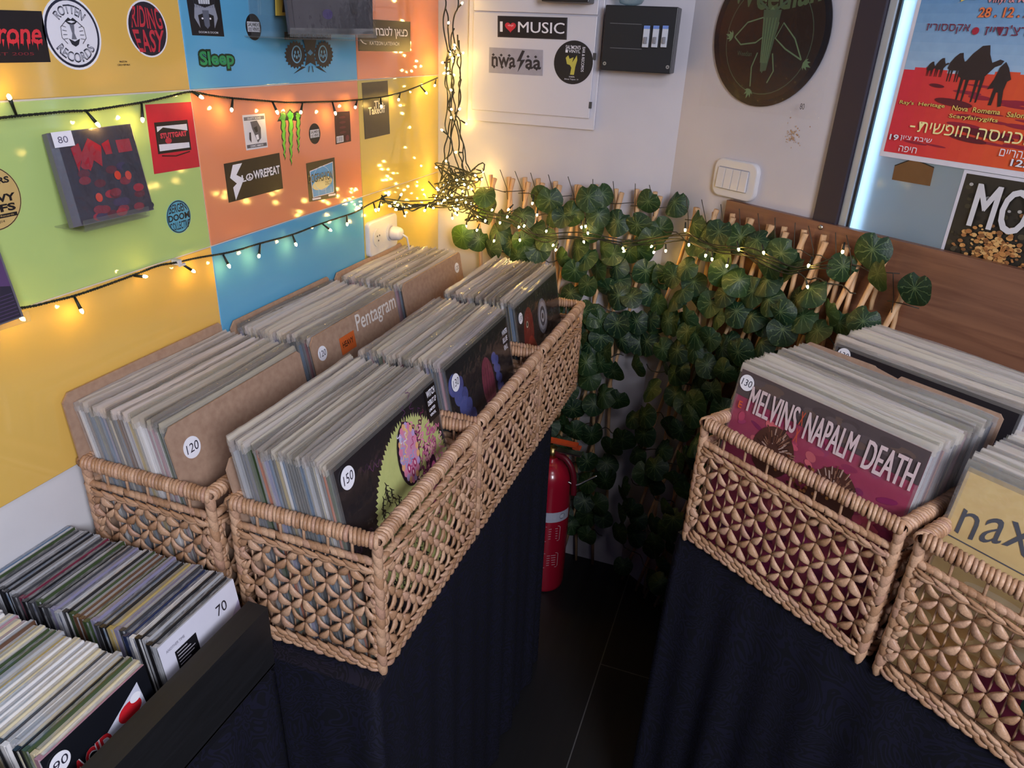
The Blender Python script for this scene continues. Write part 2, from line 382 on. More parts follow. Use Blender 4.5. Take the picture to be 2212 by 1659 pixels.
# ------------------------------------------------------------------ tables under black cloths
def skirt(mb, path, ztop, amp, m, fold=.085, seed=0, flare=.012, z0=.004):
    rr = random.Random(seed); pts = []; L = 0
    for i in range(len(path)-1):
        a, q = Vector(path[i]), Vector(path[i+1]); n = max(2, int((q-a).length/.012)); d = (q-a).normalized(); nr = Vector((d.y, -d.x))
        for k in range(n+(i == len(path)-2)): pts.append((a.lerp(q, k/n), nr, L+(q-a).length*k/n))
        L += (q-a).length
    N = 16; vs = []
    ph = [rr.uniform(0, 6) for _ in range(4)]
    for j in range(N+1):
        t = j/N; z = ztop+(z0-ztop)*t
        for p, nr, s in pts:
            f = math.sin(s/fold*2*PI+ph[0]+.8*math.sin(s*7+ph[1]))*.6+.4*math.sin(s/fold*PI*1.3+ph[2]+t*1.2)
            d = amp*(t**.6)*(f+.9)+flare*t
            q = p+nr*d; vs.append((q.x, q.y, z+(.004*math.sin(s*60) if j == N else 0)*0))
    n = len(pts); mb.add(vs, [(j*n+i, j*n+i+1, (j+1)*n+i+1, (j+1)*n+i) for j in range(N) for i in range(n-1)], m, True)
TZ = CAMZ-.836
def table(name, corners, ztop, label, catl, leglabel=None):
    """corners counter-clockwise seen from above"""
    root = empty(name, (*[sum(c[i] for c in corners)/4 for i in (0, 1)], 0), label=label, cat='table')
    b = MB(); vs = [(x, y, z) for z in (ztop-.03, ztop-.003) for x, y in corners]
    b.add(vs, [(3, 2, 1, 0), (4, 5, 6, 7), (0, 1, 5, 4), (1, 2, 6, 5), (2, 3, 7, 6), (3, 0, 4, 7)], BLACKWOOD)
    onroot(b.build('tabletop'), root)
    cx, cy = root.location.x, root.location.y
    for x, y in corners:
        X, Y = cx+(x-cx)*.9, cy+(y-cy)*.9; b = MB(); b.box(X-.02, X+.02, Y-.02, Y+.02, 0, ztop-.03, BLACKWOOD); onroot(b.build('leg'), root)
    return root
def cloth(corners, ztop, path, label, seed, amp=.016, flare=.012, z0=.004, group=None):
    b = MB(); b.add([(x, y, ztop) for x, y in corners], [(0, 1, 2, 3)], CLOTH)
    skirt(b, path, ztop, amp, CLOTH, seed=seed, flare=flare, z0=z0)
    o = b.build('tablecloth', recalc=False, label=label, cat='tablecloth'); return o
c1 = [(-.905, .655), (-.40, .655), (-.40, 1.50), (-.905, 1.50)]
table('display_table', c1, TZ, 'long table under the six wicker baskets along the tiled wall', 't')
e = .004; k1 = [(-.909, .651), (-.396, .651), (-.396, 1.504), (-.909, 1.504)]
cloth(k1, TZ-.001, [k1[0], k1[1], k1[2], k1[3]], 'black damask cloth hanging from the table under the six baskets', 3, .011, 0)
c2 = [(-.905, -.35), (-.556, -.35), (-.556, .62), (-.905, .62)]
table('display_table', c2, TZ, 'low corner table carrying the compact disc crate', 't')
k2 = [(-.909, -.354), (-.548, -.354), (-.548, .63), (-.909, .63)]
cloth([(x, y) for x, y in k2], TZ-.001, [k2[0], k2[1], k2[2], k2[3]], 'black patterned cloth hanging below the compact disc crate', 5, .012, .0)
def CDN(a, d): v = Cd*a+Dn*d; return (v.x, v.y)
TR = CAMZ-.792
c3 = [CDN(-.69, .905), CDN(1.0, .905), CDN(1.0, 1.40), CDN(-.69, 1.40)]
table('display_table', c3, TR, 'table under the wicker baskets below the window', 't')
k3 = [CDN(-.696, .899), CDN(1.004, .899), CDN(1.004, 1.405), CDN(-.696, 1.405)]
cloth(k3, TR-.001, [k3[3], k3[0], k3[1], k3[2]], 'black patterned cloth hanging from the table below the window', 9, .012, 0)

# ------------------------------------------------------------------ wicker baskets
def petal(mb, a, q, nrm, wd, th, m, rr, bow=.25, M=None):
    a, q, nrm = Vector(a), Vector(q), Vector(nrm); d = q-a; L = d.length; t = d.normalized(); s = t.cross(nrm).normalized(); n = 6; K = 6
    vs = []; tw0 = rr.uniform(-.3, .3)
    prof = [.30, .72, 1.0, .98, .7, .30]
    for i in range(n):
        f = i/(n-1); c = a+d*f+nrm*(math.sin(PI*f)*bow*wd)+s*(math.sin(PI*f)*.16*wd)
        tw = tw0+(f-.5)*.7; cs, sn = math.cos(tw), math.sin(tw); S = s*cs+nrm*sn; N = nrm*cs-s*sn
        for k in range(K):
            an = 2*PI*k/K; rad = prof[i]
            vs.append(c+S*(math.cos(an)*wd/2*rad)+N*(math.sin(an)*th/2*(.5+.5*rad)))
    fs = [(i*K+k, i*K+(k+1) % K, (i+1)*K+(k+1) % K, (i+1)*K+k) for i in range(n-1) for k in range(K)]
    fs += [tuple(range(K))[::-1], tuple((n-1)*K+k for k in range(K))]
    mb.add(vs, fs, m, True, M)
def wrapbar(mb, a, q, r, pitch, m, rr, slant=.3, ry=None, K=10, bulge=.2):
    a, q = Vector(a), Vector(q); d = q-a; L = d.length; t = d/L
    up = Vector((0, 0, 1)) if abs(t.z) < .9 else Vector((1, 0, 0)); s = t.cross(up).normalized(); up = s.cross(t)
    n = max(1, round(L/pitch)); p = L/n
    for i in range(n):
        c0 = a+t*(p*i); g = rr.uniform(.93, 1.07); sl = slant*r*rr.uniform(.5, 1.5); vs = []
        for f, k_ in ((-.12, 1-bulge-.12), (.12, 1-bulge*.3), (.42, 1.02), (.8, 1-bulge*.2), (1.1, 1-bulge-.12)):
            for k in range(K):
                an = 2*PI*k/K; rad = r*k_*g
                vs.append(c0+t*(p*f+sl*math.cos(an))+s*(math.cos(an)*rad)+up*(math.sin(an)*(ry or r)/r*rad))
        fs = [(j*K+k, j*K+(k+1) % K, (j+1)*K+(k+1) % K, (j+1)*K+k) for j in range(4) for k in range(K)]
        mb.add(vs, fs, m, True)
def panel(L, H, rr, name, parent, o, ud, nrm):
    """woven side: lattice of leaf-shaped strands on thin upright stakes"""
    o, ud, nrm = Vector(o), Vector(ud), Vector(nrm); Z = Vector((0, 0, 1)); mb = MB()
    n = round(L/.0215); du = L/n; zt = H-.062; z0 = .030; per = (zt-z0)/3.5
    P = lambda u, z, off=0: o+ud*u+Z*z+nrm*off
    for i in range(1, n):
        mb.tube([P(i*du, .006, -.002), P(i*du, zt+.012, -.002)], .0014, WICKER, 5)
    for i in range(n):
        for j in range(-1, 5):
            zc = z0+per*(j+(.5 if i % 2 else 0))
            for sgn in (1, -1):
                za, zb = zc, zc+sgn*per/2
                if min(za, zb) < z0-.006 or max(za, zb) > zt+.004: continue
                fat = sgn < 0; g = .0012
                A = P(i*du+rr.uniform(-g, g), za+rr.uniform(-g, g), .001); B = P((i+1)*du+rr.uniform(-g, g), zb+rr.uniform(-g, g), .001)
                e_ = (B-A)*.07
                petal(mb, A+e_*.2, B-e_, nrm, (.0150 if fat else .0125)*rr.uniform(.85, 1.12), .006, WICKER, rr, .3)
    for row, zz, hh in ((0, zt+.006, .005), (1, zt+.001, -.004)):
        k = 0; u = .004
        while u < L-.022:
            petal(mb, P(u, zz+hh*.4, .004), P(min(u+.032, L-.002), zz-hh*.6, .0045), nrm, .0085*rr.uniform(.85, 1.1), .006, WICKER, rr, .3); u += .0215
    for row in range(3):
        zz = .009+row*.0072; u = .002+row*.006
        while u < L-.016:
            petal(mb, P(u, zz+.0025, .003), P(min(u+.027, L-.001), zz-.003, .004), nrm, .010*rr.uniform(.85, 1.12), .007, WICKER, rr, .3); u += .018
    # side edges: short folded leaves
    for e0, e1 in ((.001, .012), (L-.001, L-.012)):
        z = z0
        while z < zt: petal(mb, P(e0, z, .002), P(e1, z+.010, .002), nrm, .010, .006, WICKER, rr, .3); z += .0135
    return mb.build(name, parent, recalc=False)
def make_basket(L=.353, W=.243, H=.244, seed=1):
    rr = random.Random(seed); root = empty('wicker_basket')
    hx, hy = L/2-.008, W/2-.008
    b = MB(); zr = H-.0125
    for s in (-1, 1):
        wrapbar(b, (-hx-.002, s*hy, zr), (hx+.002, s*hy, zr), .0115, .0063, WICKER, rr)
        wrapbar(b, (s*hx, -hy-.002, zr), (s*hx, hy+.002, zr), .0115, .0063, WICKER, rr)
    b.build('rim', root, recalc=False)
    b = MB(); zm = H-.048
    for s in (-1, 1):
        wrapbar(b, (-hx, s*hy, zm), (hx, s*hy, zm), .0058, .011, WICKER, rr, .9, bulge=.08)
        wrapbar(b, (s*hx, -hy, zm), (s*hx, hy, zm), .0058, .011, WICKER, rr, .9, bulge=.08)
    b.build('middle_rail', root, recalc=False)
    def stake(x, y):
        b = MB(); b.tube([(x, y, zm), (x, y, zr)], .0022, WICKER, 6); b.build('stake', root, recalc=False)
    for s in (-1, 1):
        for i in range(1, 8): stake(-hx+2*hx*i/8, s*hy)
        for i in range(1, 6): stake(s*hx, -hy+2*hy*i/6)
    for sx in (-1, 1):
        for sy in (-1, 1):
            b = MB(); wrapbar(b, (sx*hx, sy*hy, .004), (sx*hx, sy*hy, H-.012), .0078, .017, WICKER, rr, 1.0, bulge=.12, K=9); b.build('corner_post', root, recalc=False)
    panel(2*hx, H, rr, 'woven_panel', root, (-hx, -hy, 0), (1, 0, 0), (0, -1, 0))
    panel(2*hx, H, rr, 'woven_panel', root, (hx, hy, 0), (-1, 0, 0), (0, 1, 0))
    panel(2*hy, H, rr, 'woven_panel', root, (hx, -hy, 0), (0, 1, 0), (1, 0, 0))
    panel(2*hy, H, rr, 'woven_panel', root, (-hx, hy, 0), (0, -1, 0), (-1, 0, 0))
    b = MB()
    for s in (-1, 1):
        wrapbar(b, (-hx, s*hy, .004), (hx, s*hy, .004), .0038, .016, WICKER, rr, .8, bulge=.06, K=8)
        wrapbar(b, (s*hx, -hy, .004), (s*hx, hy, .004), .0038, .016, WICKER, rr, .8, bulge=.06, K=8)
    b.box(-hx, hx, -hy, hy, .003, .006, WICKER)
    b.build('base', root, recalc=False)
    return root
def copy_tree(o, parent=None):
    c = o.copy(); COL.objects.link(c); c.parent = parent
    for ch in list(o.children): copy_tree(ch, c)
    return c
bproto = make_basket(seed=1)
BL = []
spec = []
for ci, cx in enumerate((-.519, -.787)):
    for ri, cy in enumerate((.855, 1.2125, 1.570)):
        spec.append((cx, cy, TZ, PI/2, ['nearest', 'middle', 'farthest'][ri], ['aisle side', 'wall side'][ci]))
labs = {('nearest', 'aisle side'): 'wicker basket nearest the camera on the aisle side of the left table',
        ('middle', 'aisle side'): 'middle wicker basket of the aisle-side row on the left table',
        ('farthest', 'aisle side'): 'farthest wicker basket of the aisle-side row, beside the leaf trellis',
        ('nearest', 'wall side'): 'wicker basket against the yellow tiles, right behind the disc crate',
        ('middle', 'wall side'): 'middle wicker basket of the row along the tiled wall',
        ('farthest', 'wall side'): 'wicker basket in the room corner below the wall socket'}
first = True
for cx, cy, z, rz, a, c in spec:
    o = bproto if first else copy_tree(bproto); first = False
    o.location = (cx, cy, z); o.rotation_euler = (0, 0, rz)
    tag(o, labs[(a, c)], 'basket', 'wicker baskets of records on the left table')
for a, d, lb in ((-.508, 1.0125, 'wicker basket holding the pink-covered records on the table by the window'),
                 (-.143, 1.0125, 'wicker basket at the right edge of the view, holding the yellow-covered records'),
                 (-.49, 1.2665, 'wicker basket hidden behind, holding the back pile of records at the board')):
    o = copy_tree(bproto); x, y = CDN(a, d); o.location = (x, y, TR); o.rotation_euler = (0, 0, CANG)
    tag(o, lb, 'basket', 'wicker baskets on the window table')

# ------------------------------------------------------------------ records
LP = .313; LT = .0034
def jacket_mesh(t=LT, L=LP, H=LP, nm='record'):
    b = MB(); h = L/2
    b.box(-h, h, -t/2, t/2, 0, H, COVER, top=EDGE); return b.mesh(nm)
JM = jacket_mesh()
def sleeve_mesh(seed, front=False):
    rr = random.Random(seed); b = MB(); h = LP/2+.0045; n = 26; t = LT/2+.0004
    for s in (-1, 1):
        vs = []; ph = rr.uniform(0, 6); am = rr.uniform(.3, 1.1)
        for j, (z, o) in enumerate(((LP-.006, 0), (LP+.001, .0), (LP+.004, .6), (LP+.0085, 1))):
            for i in range(n):
                x = -h+2*h*i/(n-1)
                y = s*t*(1-.75*o)+o*am*.0014*math.sin(x*26+ph+s)+o*rr.uniform(-.0003, .0003)
                vs.append((x, y, z+o*(.0016*math.sin(x*17+ph*2)+rr.uniform(-.0005, .0005))))
        b.add(vs, [(j*n+i, j*n+i+1, (j+1)*n+i+1, (j+1)*n+i) for j in range(3) for i in range(n-1)], POLY, True)
    for sx in (-1, 1):
        vs = []; m = 14
        for i in range(m):
            z = LP*i/(m-1)*1.005
            for k, x in enumerate((LP/2-.004, LP/2+.0008, h+.001)):
                vs.append((sx*x, (-t if k < 2 else rr.uniform(-.0008, .0008)), z))
        b.add(vs, [(i*3+k, i*3+k+1, i*3+k+4, i*3+k+3) for i in range(m-1) for k in range(2)], SIDEF, True)
    if front:
        m = 10; vs = [(-h+2*h*i/(n-1), -t-.0006-.0007*noise.noise(Vector((i*.35, j*.5, seed))), (LP+.004)*j/(m-1)) for j in range(m) for i in range(n)]
        b.add(vs, [(j*n+i, j*n+i+1, (j+1)*n+i+1, (j+1)*n+i) for j in range(m-1) for i in range(n-1)], FILM, True)
    return b.mesh('plastic_sleeve')
SM = [sleeve_mesh(20+i) for i in range(5)]; SF = sleeve_mesh(40, True)
ORD = 'first second third fourth fifth sixth seventh eighth ninth tenth eleventh twelfth thirteenth fourteenth fifteenth sixteenth seventeenth eighteenth nineteenth twentieth'.split()
def ordw(k):
    if k < 20: return ORD[k]
    t, u = divmod(k+1, 10)
    return {2: 'twent', 3: 'thirt', 4: 'fort'}[t]+('ieth' if u == 0 else 'y-'+ORD[u-1])
CN = [('black', '#1a191c'), ('dark grey', '#3a3a3e'), ('white', '#dcd8d6'), ('cream', '#cdbf9c'), ('pale grey', '#a8a8ac'), ('steel blue', '#4a6786'),
      ('dark green', '#38482a'), ('maroon', '#6b2338'), ('lilac', '#85809c'), ('pink', '#a87c88'), ('mustard', '#ad965c'), ('brown', '#5f4230'), ('orange', '#b85a2c'), ('navy', '#222c4c')]
def pick(rr, weights): return rr.choices(CN, weights)[0]
def record(rr, x, z, M_rot, org, lean, along, label, group, colr, front=False, jit=.004):
    """one sleeved record; the basket frame is (org, rotation about z), stacking coordinate x along the frame's y"""
    o = bpy.data.objects.new('record', JM); COL.objects.link(o)
    tag(o, label, 'record', group); o.color = (*hexc(colr), 1)
    j = 0 if front else rr.uniform(-jit, jit)
    base = Vector((along+j, x, z+(0 if front else rr.uniform(-.002, .0055))))
    rot = Matrix.Rotation(M_rot, 4, 'Z'); M_ = Matrix.Translation(org) @ rot @ Matrix.Translation(base) @ Matrix.Rotation(-lean+(0 if front else rr.uniform(-.006, .006)), 4, 'X') @ Matrix.Rotation(0 if front else rr.uniform(-.006, .006), 4, 'Y')
    o.matrix_world = M_
    s = bpy.data.objects.new('plastic_sleeve', SF if front else rr.choice(SM)); COL.objects.link(s); s.parent = o
    g_ = rr.choice((.35, .55, .75, .95, 1, 1))*rr.uniform(.85, 1); s.color = (g_*rr.uniform(.96, 1), g_*.90, g_*rr.uniform(.76, .9), 1)
    return o
def pile(key, org, rz, n, pitch, x0, z, lean, weights, where, group, along=0, seed=0, step_pattern=True):
    """n records; k=0 is the front one, the rest lean on it towards +y of the frame"""
    rr = random.Random(seed); out = []
    for k in range(n):
        nm, h = pick(rr, weights)
        lb = f'{nm} record, {ordw(k)} from the front {where}'
        o = record(rr, x0+k*pitch+rr.uniform(-.0005, .0005), z, rz, Vector(org), lean, along, lb, group, h, front=(k == 0)); out.append(o)
    return out
W_DARK = [9, 7, 4, 3, 4, 4, 2, 3, 2, 2, 1, 2, 1, 3]
W_LIGHT = [4, 4, 6, 4, 6, 4, 4, 2, 3, 2, 1, 2, 1, 2]
W_MIX = [6, 5, 5, 4, 5, 3, 2, 3, 2, 4, 1, 2, 1, 2]
zb = TZ+.009; LEAN = .185
def lx(cx, wx): return cx-wx          # frame y (rz=90deg) points to -x: y_local = cx - x
PIL = {}
# (key, centre x, centre y, bottom x of the front record, count, weights, place words)
for key, cx, cy, xb, n, pitch, wt, where, grp, sd in (
    ('A1', -.519, .855, -0.4205, 35, .0047, W_MIX, 'in the nearest aisle-side basket', 'records in the nearest aisle-side basket', 1),
    ('A2', -.519, 1.2125, -0.4220, 35, .0047, W_DARK, 'in the middle aisle-side basket', 'records in the middle aisle-side basket', 2),
    ('A3', -.519, 1.575, -0.4220, 35, .0047, W_DARK, 'in the farthest aisle-side basket', 'records in the farthest aisle-side basket', 3),
    ('W1', -.787, .855, -.6925, 34, .0046, W_LIGHT, 'in the nearest wall-side basket', 'records in the nearest wall-side basket', 4),
    ('W2', -.787, 1.2125, -.690, 34, .0046, W_DARK, 'in the middle wall-side basket', 'records in the middle wall-side basket', 5),
    ('W3', -.787, 1.575, -.690, 34, .0046, W_MIX, 'in the corner basket by the socket', 'records in the corner basket', 6)):
    PIL[key] = pile(key, (cx, cy, 0), PI/2, n, pitch, cx-xb, zb, LEAN, wt, where, grp, 0, sd)
zr_ = TR+.009
for key, a, d, xb, n, wt, where, grp, sd in (
    ('R1', -.514, 1.0125, .918, 36, W_MIX, 'in the pink-fronted basket by the window', 'records in the first window-table basket', 7),
    ('R2', -.155, 1.0125, .922, 30, W_MIX, 'in the yellow-fronted basket by the window', 'records in the second window-table basket', 8),
    ('R3', -.503, 1.2665, 1.168, 31, W_LIGHT, 'in the back pile by the board', 'records in the back pile by the board', 9)):
    x, y = CDN(a, d)
    PIL[key] = pile(key, (x, y, 0), CANG, n, .0047, xb-d, zr_, .15, wt, where, grp, 0, sd)
for k in list(PIL): pass

# ------------------------------------------------------------------ cardboard dividers
def divider(pile_key, k, label, wdt=.325, hgt=.322, dz=0, dx=0, notch=False, wall=None):
    base = PIL[pile_key][0]; M0 = base.matrix_world
    b = MB(); h = wdt/2; t = .0016; pts = [(-h, 0), (h, 0), (h, hgt-.006), (h-.006, hgt)]
    if notch: pts += [(.012, hgt), (.008, hgt-.006), (-.03, hgt-.001), (-.034, hgt+.001)]
    pts += [(-h+.012, hgt), (-h, hgt-.012)]
    n = len(pts); b.add([(x, -t, z) for x, z in pts]+[(x, t, z) for x, z in pts], [tuple(range(n)), tuple(range(n, 2*n))[::-1]]+[(i, (i+1) % n, n+(i+1) % n, n+i) for i in range(n)], KRAFT)
    o = b.build('cardboard_divider', label=label, cat='cardboard divider', group='brown cardboard dividers between records')
    o.matrix_world = M0 @ Matrix.Translation((dx, k, dz))
    if wall: o.matrix_world = Matrix.Translation((-.884, wall, TZ+.012)) @ Matrix.Rotation(PI/2, 4, 'Z') @ Matrix.Rotation(-math.asin(.028/hgt), 4, 'X')
    return o
W1n, W2n = 34*.0049, 34*.0049
def tagon(parent, y, u, v, txt, r=.0135, label=None, thin=.012):
    a = Art(Local(y), off=.0012); a.slab(circ(u, v, r), C('#e9e7ee'), .0004)
    a.text(txt, u-r*.72, v-r*.42, u+r*.72, v+r*.42, C('#2a2838'), thin*.0, shear=r*.1); return a.build('price_tag', parent, label=label or f'round white price tag reading {txt}')
d1 = divider('W1', -.0055, 'brown cardboard front of the nearest wall-side basket, tagged 120', hgt=.313)
tagon(d1, -.0016, -.125, .268, '120', .0165)
divider('W1', W1n+.006, 'brown cardboard leaning on the yellow tile behind the nearest records', wdt=.34, hgt=.332, wall=.851)
d2 = divider('W2', -.0055, 'brown cardboard with white gothic lettering in the middle wall-side basket')
tagon(d2, -.0016, -.135, .285, '120', .014)
a = Art(Local(-.0016), off=.001); a.text('Pentagram', -.01, .274, .155, .318, C('#dcd3cc'), .01, shear=.002); a.build('lettering', d2, label='white gothic lettering')
a = Art(Local(-.0016), off=.001); a.slab([(-.075, .258), (-.022, .258), (-.022, .292), (-.075, .292)], C('#c8602c'), .0003); a.text('HEAVY', -.068, .270, -.029, .282, C('#2a1a14'), .02); a.build('sticker', d2, label='orange sticker reading HEAVY')
divider('W2', .1, 'brown cardboard leaning on the blue tile behind the middle records', wdt=.335, hgt=.322, wall=1.2125)
d3 = divider('W3', -.0055, 'brown cardboard front of the corner basket, beside the leaves')
tagon(d3, -.0016, .13, .287, '120', .013)
divider('W3', .1, 'brown cardboard behind the corner records, below the wall socket', wdt=.33, hgt=.320, wall=1.57)
divider('A1', 35*.0047+.003, 'brown cardboard at the back of the nearest aisle-side records', hgt=.318)
divider('A3', 35*.0047+.004, 'brown cardboard at the back of the farthest aisle-side records', hgt=.328)
divider('R1', 36*.0047+.003, 'notched brown cardboard behind the pink-fronted records', wdt=.335, hgt=.352, notch=True)

# ------------------------------------------------------------------ printed front covers
def cover(key, base):
    o = PIL[key][0]; a = Art(Local(-LT/2), off=.0003, step=.000008); a.slab([(-LP/2, .0), (LP/2, 0), (LP/2, LP), (-LP/2, LP)], C(base, .35), .0002); return o, a
def squig(a, x, y, l, w, m, rr, n=14, ang=0, amp=.008, f=3.5):
    pts = []
    for i in range(n):
        t = i/(n-1); q = amp*math.sin(t*f*2*PI+rr.uniform(-.3, .3)); pts.append((x+math.cos(ang)*l*t-math.sin(ang)*q, y+math.sin(ang)*l*t+math.cos(ang)*q))
    a.line(pts, w, m)
rr = random.Random(5)
o, a = cover('A1', '#1b161c')
for i in range(26):
    squig(a, rr.uniform(-.15, .11), rr.uniform(.03, .29), .05, .0015, C(rr.choice(['#4a2a4e', '#5a2f58', '#382038'])), rr, ang=rr.uniform(-.5, 1.8), amp=.006)
out = []; N = 220
for i in range(N):                                                 # shaggy hooded shape with a spiky outline
    t = i/N; th = 2*PI*t; x = .035+.138*math.cos(th)*(1.0 if math.sin(th) > 0 else 1.12)*.9; y = .135+.155*math.sin(th)*(1.0 if math.sin(th) > 0 else .75)
    k = 1+(.045 if i % 2 else -.01)*rr.uniform(.5, 1.2); out.append((.035+(x-.035)*k, max(.001, .135+(y-.135)*k)))
a.poly(out, C('#c6cb7e'))
for i in range(110):
    x, y = rr.uniform(-.085, .03), rr.uniform(.05, .28); ang = rr.uniform(-1.9, -1.1); a.k = 60
    if (x-.03)**2+(y-.235)**2 < .0034 or ((x-.035)/.118)**2+((y-.135)/.138)**2 > 1: continue
    pts = [(x+math.cos(ang)*.034*t+.003*math.sin(t*9), y+math.sin(ang)*.034*t) for t in [j/5 for j in range(6)]]; a.line(pts, [.001, .003, .0035, .003, .002, .0006], C('#20201a'))
    for j in range(1, 5):
        px_, py_ = pts[j]; 
        for sgn in (-1, 1): a.line([(px_, py_), (px_+sgn*.006, py_-.004)], .0014, C('#20201a'))
a.k = 75
for i in range(110):
    x, y = rr.gauss(.095, .028), rr.gauss(.20, .05)
    if (x-.035)**2/.0125+(y-.135)**2/.0225 < 1: squig(a, x, y, .026, .0026, C(rr.choice(['#d78aa0', '#b85c84', '#8c3a62', '#e0a0a8', '#5c2640'])), rr, ang=rr.uniform(-2, 2), amp=.005, f=2)
a.ell(.034, .236, .034, .054, C('#221622')); a.ell(.036, .237, .029, .049, C('#c98aa8'))
for i in range(22):
    th = 2*PI*i/22; a.ell(.036+.026*math.cos(th), .237+.046*math.sin(th), .005, .006, C(['#e0a878', '#d6809c', '#b49ac8'][i % 3]), 12)
for i in range(14): squig(a, .036+rr.uniform(-.016, .008), .237+rr.uniform(-.03, .03), .02, .002, C(rr.choice(['#8ea0cc', '#e6c07c', '#b04a74', '#d8d0e0'])), rr, ang=rr.uniform(0, 3), amp=.004, f=1.5)
for x, y in ((.026, .215), (.046, .215), (.036, .203)): a.ell(x, y, .005, .008, C('#a83262'), 16); a.ell(x, y, .002, .004, C('#f0d0d8'), 10)
a.ell(.092, .155, .016, .045, C('#46203a'), rot=-.3); a.ell(.093, .153, .011, .036, C('#c8608e'), rot=-.3); a.ell(.093, .163, .007, .012, C('#7c2450'), 20)
a.rect(.114, .250, .154, .309, C('#0f0d10'))
for tx, y in (('WITCH', .292), ('DEBUT LP', .278), ('LIMITED', .268), ('VINYL', .259)): a.text(tx, .120, y, .150 if y > .27 else .142, y+(.012 if y > .28 else .009 if y > .27 else .005), C('#e8e6ee'), .03)
a.build('cover_art', o, label='dark cover print with a green shaggy hooded shape'); tagon(o, -.0034, -.129, .286, '150', .0165)

o, a = cover('A2', '#17161d')
for bx_, by_, s_, cnt, dr in ((-.13, .27, .022, 9, (.012, -.026)), (.06, .25, .013, 11, (.003, -.021))):
    for i in range(cnt):
        a.ell(bx_+dr[0]*i+.004*math.sin(i), by_+dr[1]*i, s_*(1-.06*i), s_*.95*(1-.06*i), C('#525a98' if i < 5 else '#7c4878'), 22)
        a.ell(bx_+dr[0]*i+s_*1.2, by_+dr[1]*i-.008, s_*.62, s_*.7, C('#464c86' if i < 4 else '#98486c'), 18)
a.ell(.02, .21, .030, .058, C('#7c3446'), rot=.1)
for i in range(5): a.line([(-.004+.012*i, .17), (.0+.012*i, .25)], .0016, C('#4c1c2c'))
for i in range(30): squig(a, rr.uniform(-.1, .14), rr.uniform(.02, .12), .04, .0026, C(rr.choice(['#6c2a3c', '#4c3a5e', '#8a4660', '#3c4238'])), rr, ang=rr.uniform(0, 3), amp=.006)
for i, tx in enumerate(('WINTER', 'BLUE', 'VINYL')): a.text(tx, .118, .275-.016*i, .148-.004*i, .286-.016*i, C('#dfe0ea'), .03)
a.build('cover_art', o, label='dark cover print with blue ovals and a red figure'); tagon(o, -.0034, -.125, .274, '130', .0165)

o, a = cover('A3', '#1c1a20')
a.ell(-.085, .225, .034, .062, C('#7a2620'), rot=-.2); a.ell(-.07, .17, .03, .05, C('#a23a28'), rot=.3); a.ell(-.09, .25, .007, .008, C('#c8b8a0'), 16); a.ell(-.09, .25, .004, .005, C('#101010'), 12)
for r_, c_ in ((.034, '#7c7c88'), (.027, '#a4a4b0'), (.019, '#4c4c58'), (.012, '#b0b0bc'), (.006, '#26262e')): a.ell(.02, .235, r_, r_*1.25, C(c_), 30)
for i in range(60): a.ell(rr.uniform(-.15, .15), rr.uniform(.02, .3), .0012, .0012, C('#9c98a4'), 6)
a.build('cover_art', o, label='dark cover print with a red figure and a grey ringed disc'); tagon(o, -.0034, -.132, .278, '130', .0125)

o, a = cover('R1', '#9c3a56')
for i in range(150):
    y = rr.uniform(.0, .25); c_ = rr.choice(['#a8405c', '#b84e62', '#8c2c50', '#7c2450', '#c46068', '#96385e'] if y > .1 else ['#7c2050', '#6c1c48', '#8a2a5c', '#601a44'])
    a.ell(max(-.14, min(.14, rr.uniform(-.15, .15))), y+.012, rr.uniform(.006, .016), rr.uniform(.003, .009), C(c_), 12, rot=rr.uniform(-.5, .5))
a.poly([(-.1565, .270), (.1565, .262), (.1565, .3128), (-.1565, .3128)], C('#4c4042'))
for i in range(40): a.ell(rr.uniform(-.13, .13), rr.uniform(.275, .302), rr.uniform(.008, .02), .006, C(rr.choice(['#54484a', '#463a3c', '#5c4a44'])), 12)
for cx_, cy_, rx_, ry_ in ((-.062, .206, .038, .042), (.050, .182, .040, .050)):
    a.ell(cx_, cy_, rx_, ry_, C('#4a2c24'), 40)
    for i in range(60):
        th = rr.uniform(.1, PI-.1); r0 = rr.uniform(.3, .85); x, y = cx_+rx_*r0*math.cos(th), cy_+ry_*r0*math.sin(th)
        a.line([(x, y), (x+rx_*.25*math.cos(th), y+ry_*.25*math.sin(th))], .0018, C(rr.choice(['#6c4434', '#8a6450', '#38201c', '#a88c80'])))
for i in range(70): a.ell(rr.gauss(.0, .016), rr.uniform(.15, .215), .0028, .0028, C(rr.choice(['#8c5a34', '#5c2e1c', '#a87440', '#3c1c16'])), 8)
def tx_w(x, y): return x, y
for t_, x0_, x1_ in (('MELVINS', -.128, -.036), ('NAPALM', -.022, .062), ('DEATH', .076, .150)):
    a.text(t_, x0_, .250, x1_-.0016, .294, C('#cdb6b8'), .0, warp=tx_w); a.text(t_, x0_+.0016, .250, x1_, .294, C('#cdb6b8'), .0, warp=tx_w)
a.text('E', -.144, .250, -.137, .262, C('#c8582c'), .02)
a.text('X', -.0335, .268, -.0265, .290, C('#b84a30'), .02); a.text('X', -.0335, .240, -.0265, .262, C('#b84a30'), .02)
a.build('cover_art', o, label='magenta cover print with big pale capitals across the top'); tagon(o, -.0034, -.141, .294, '130', .0135)

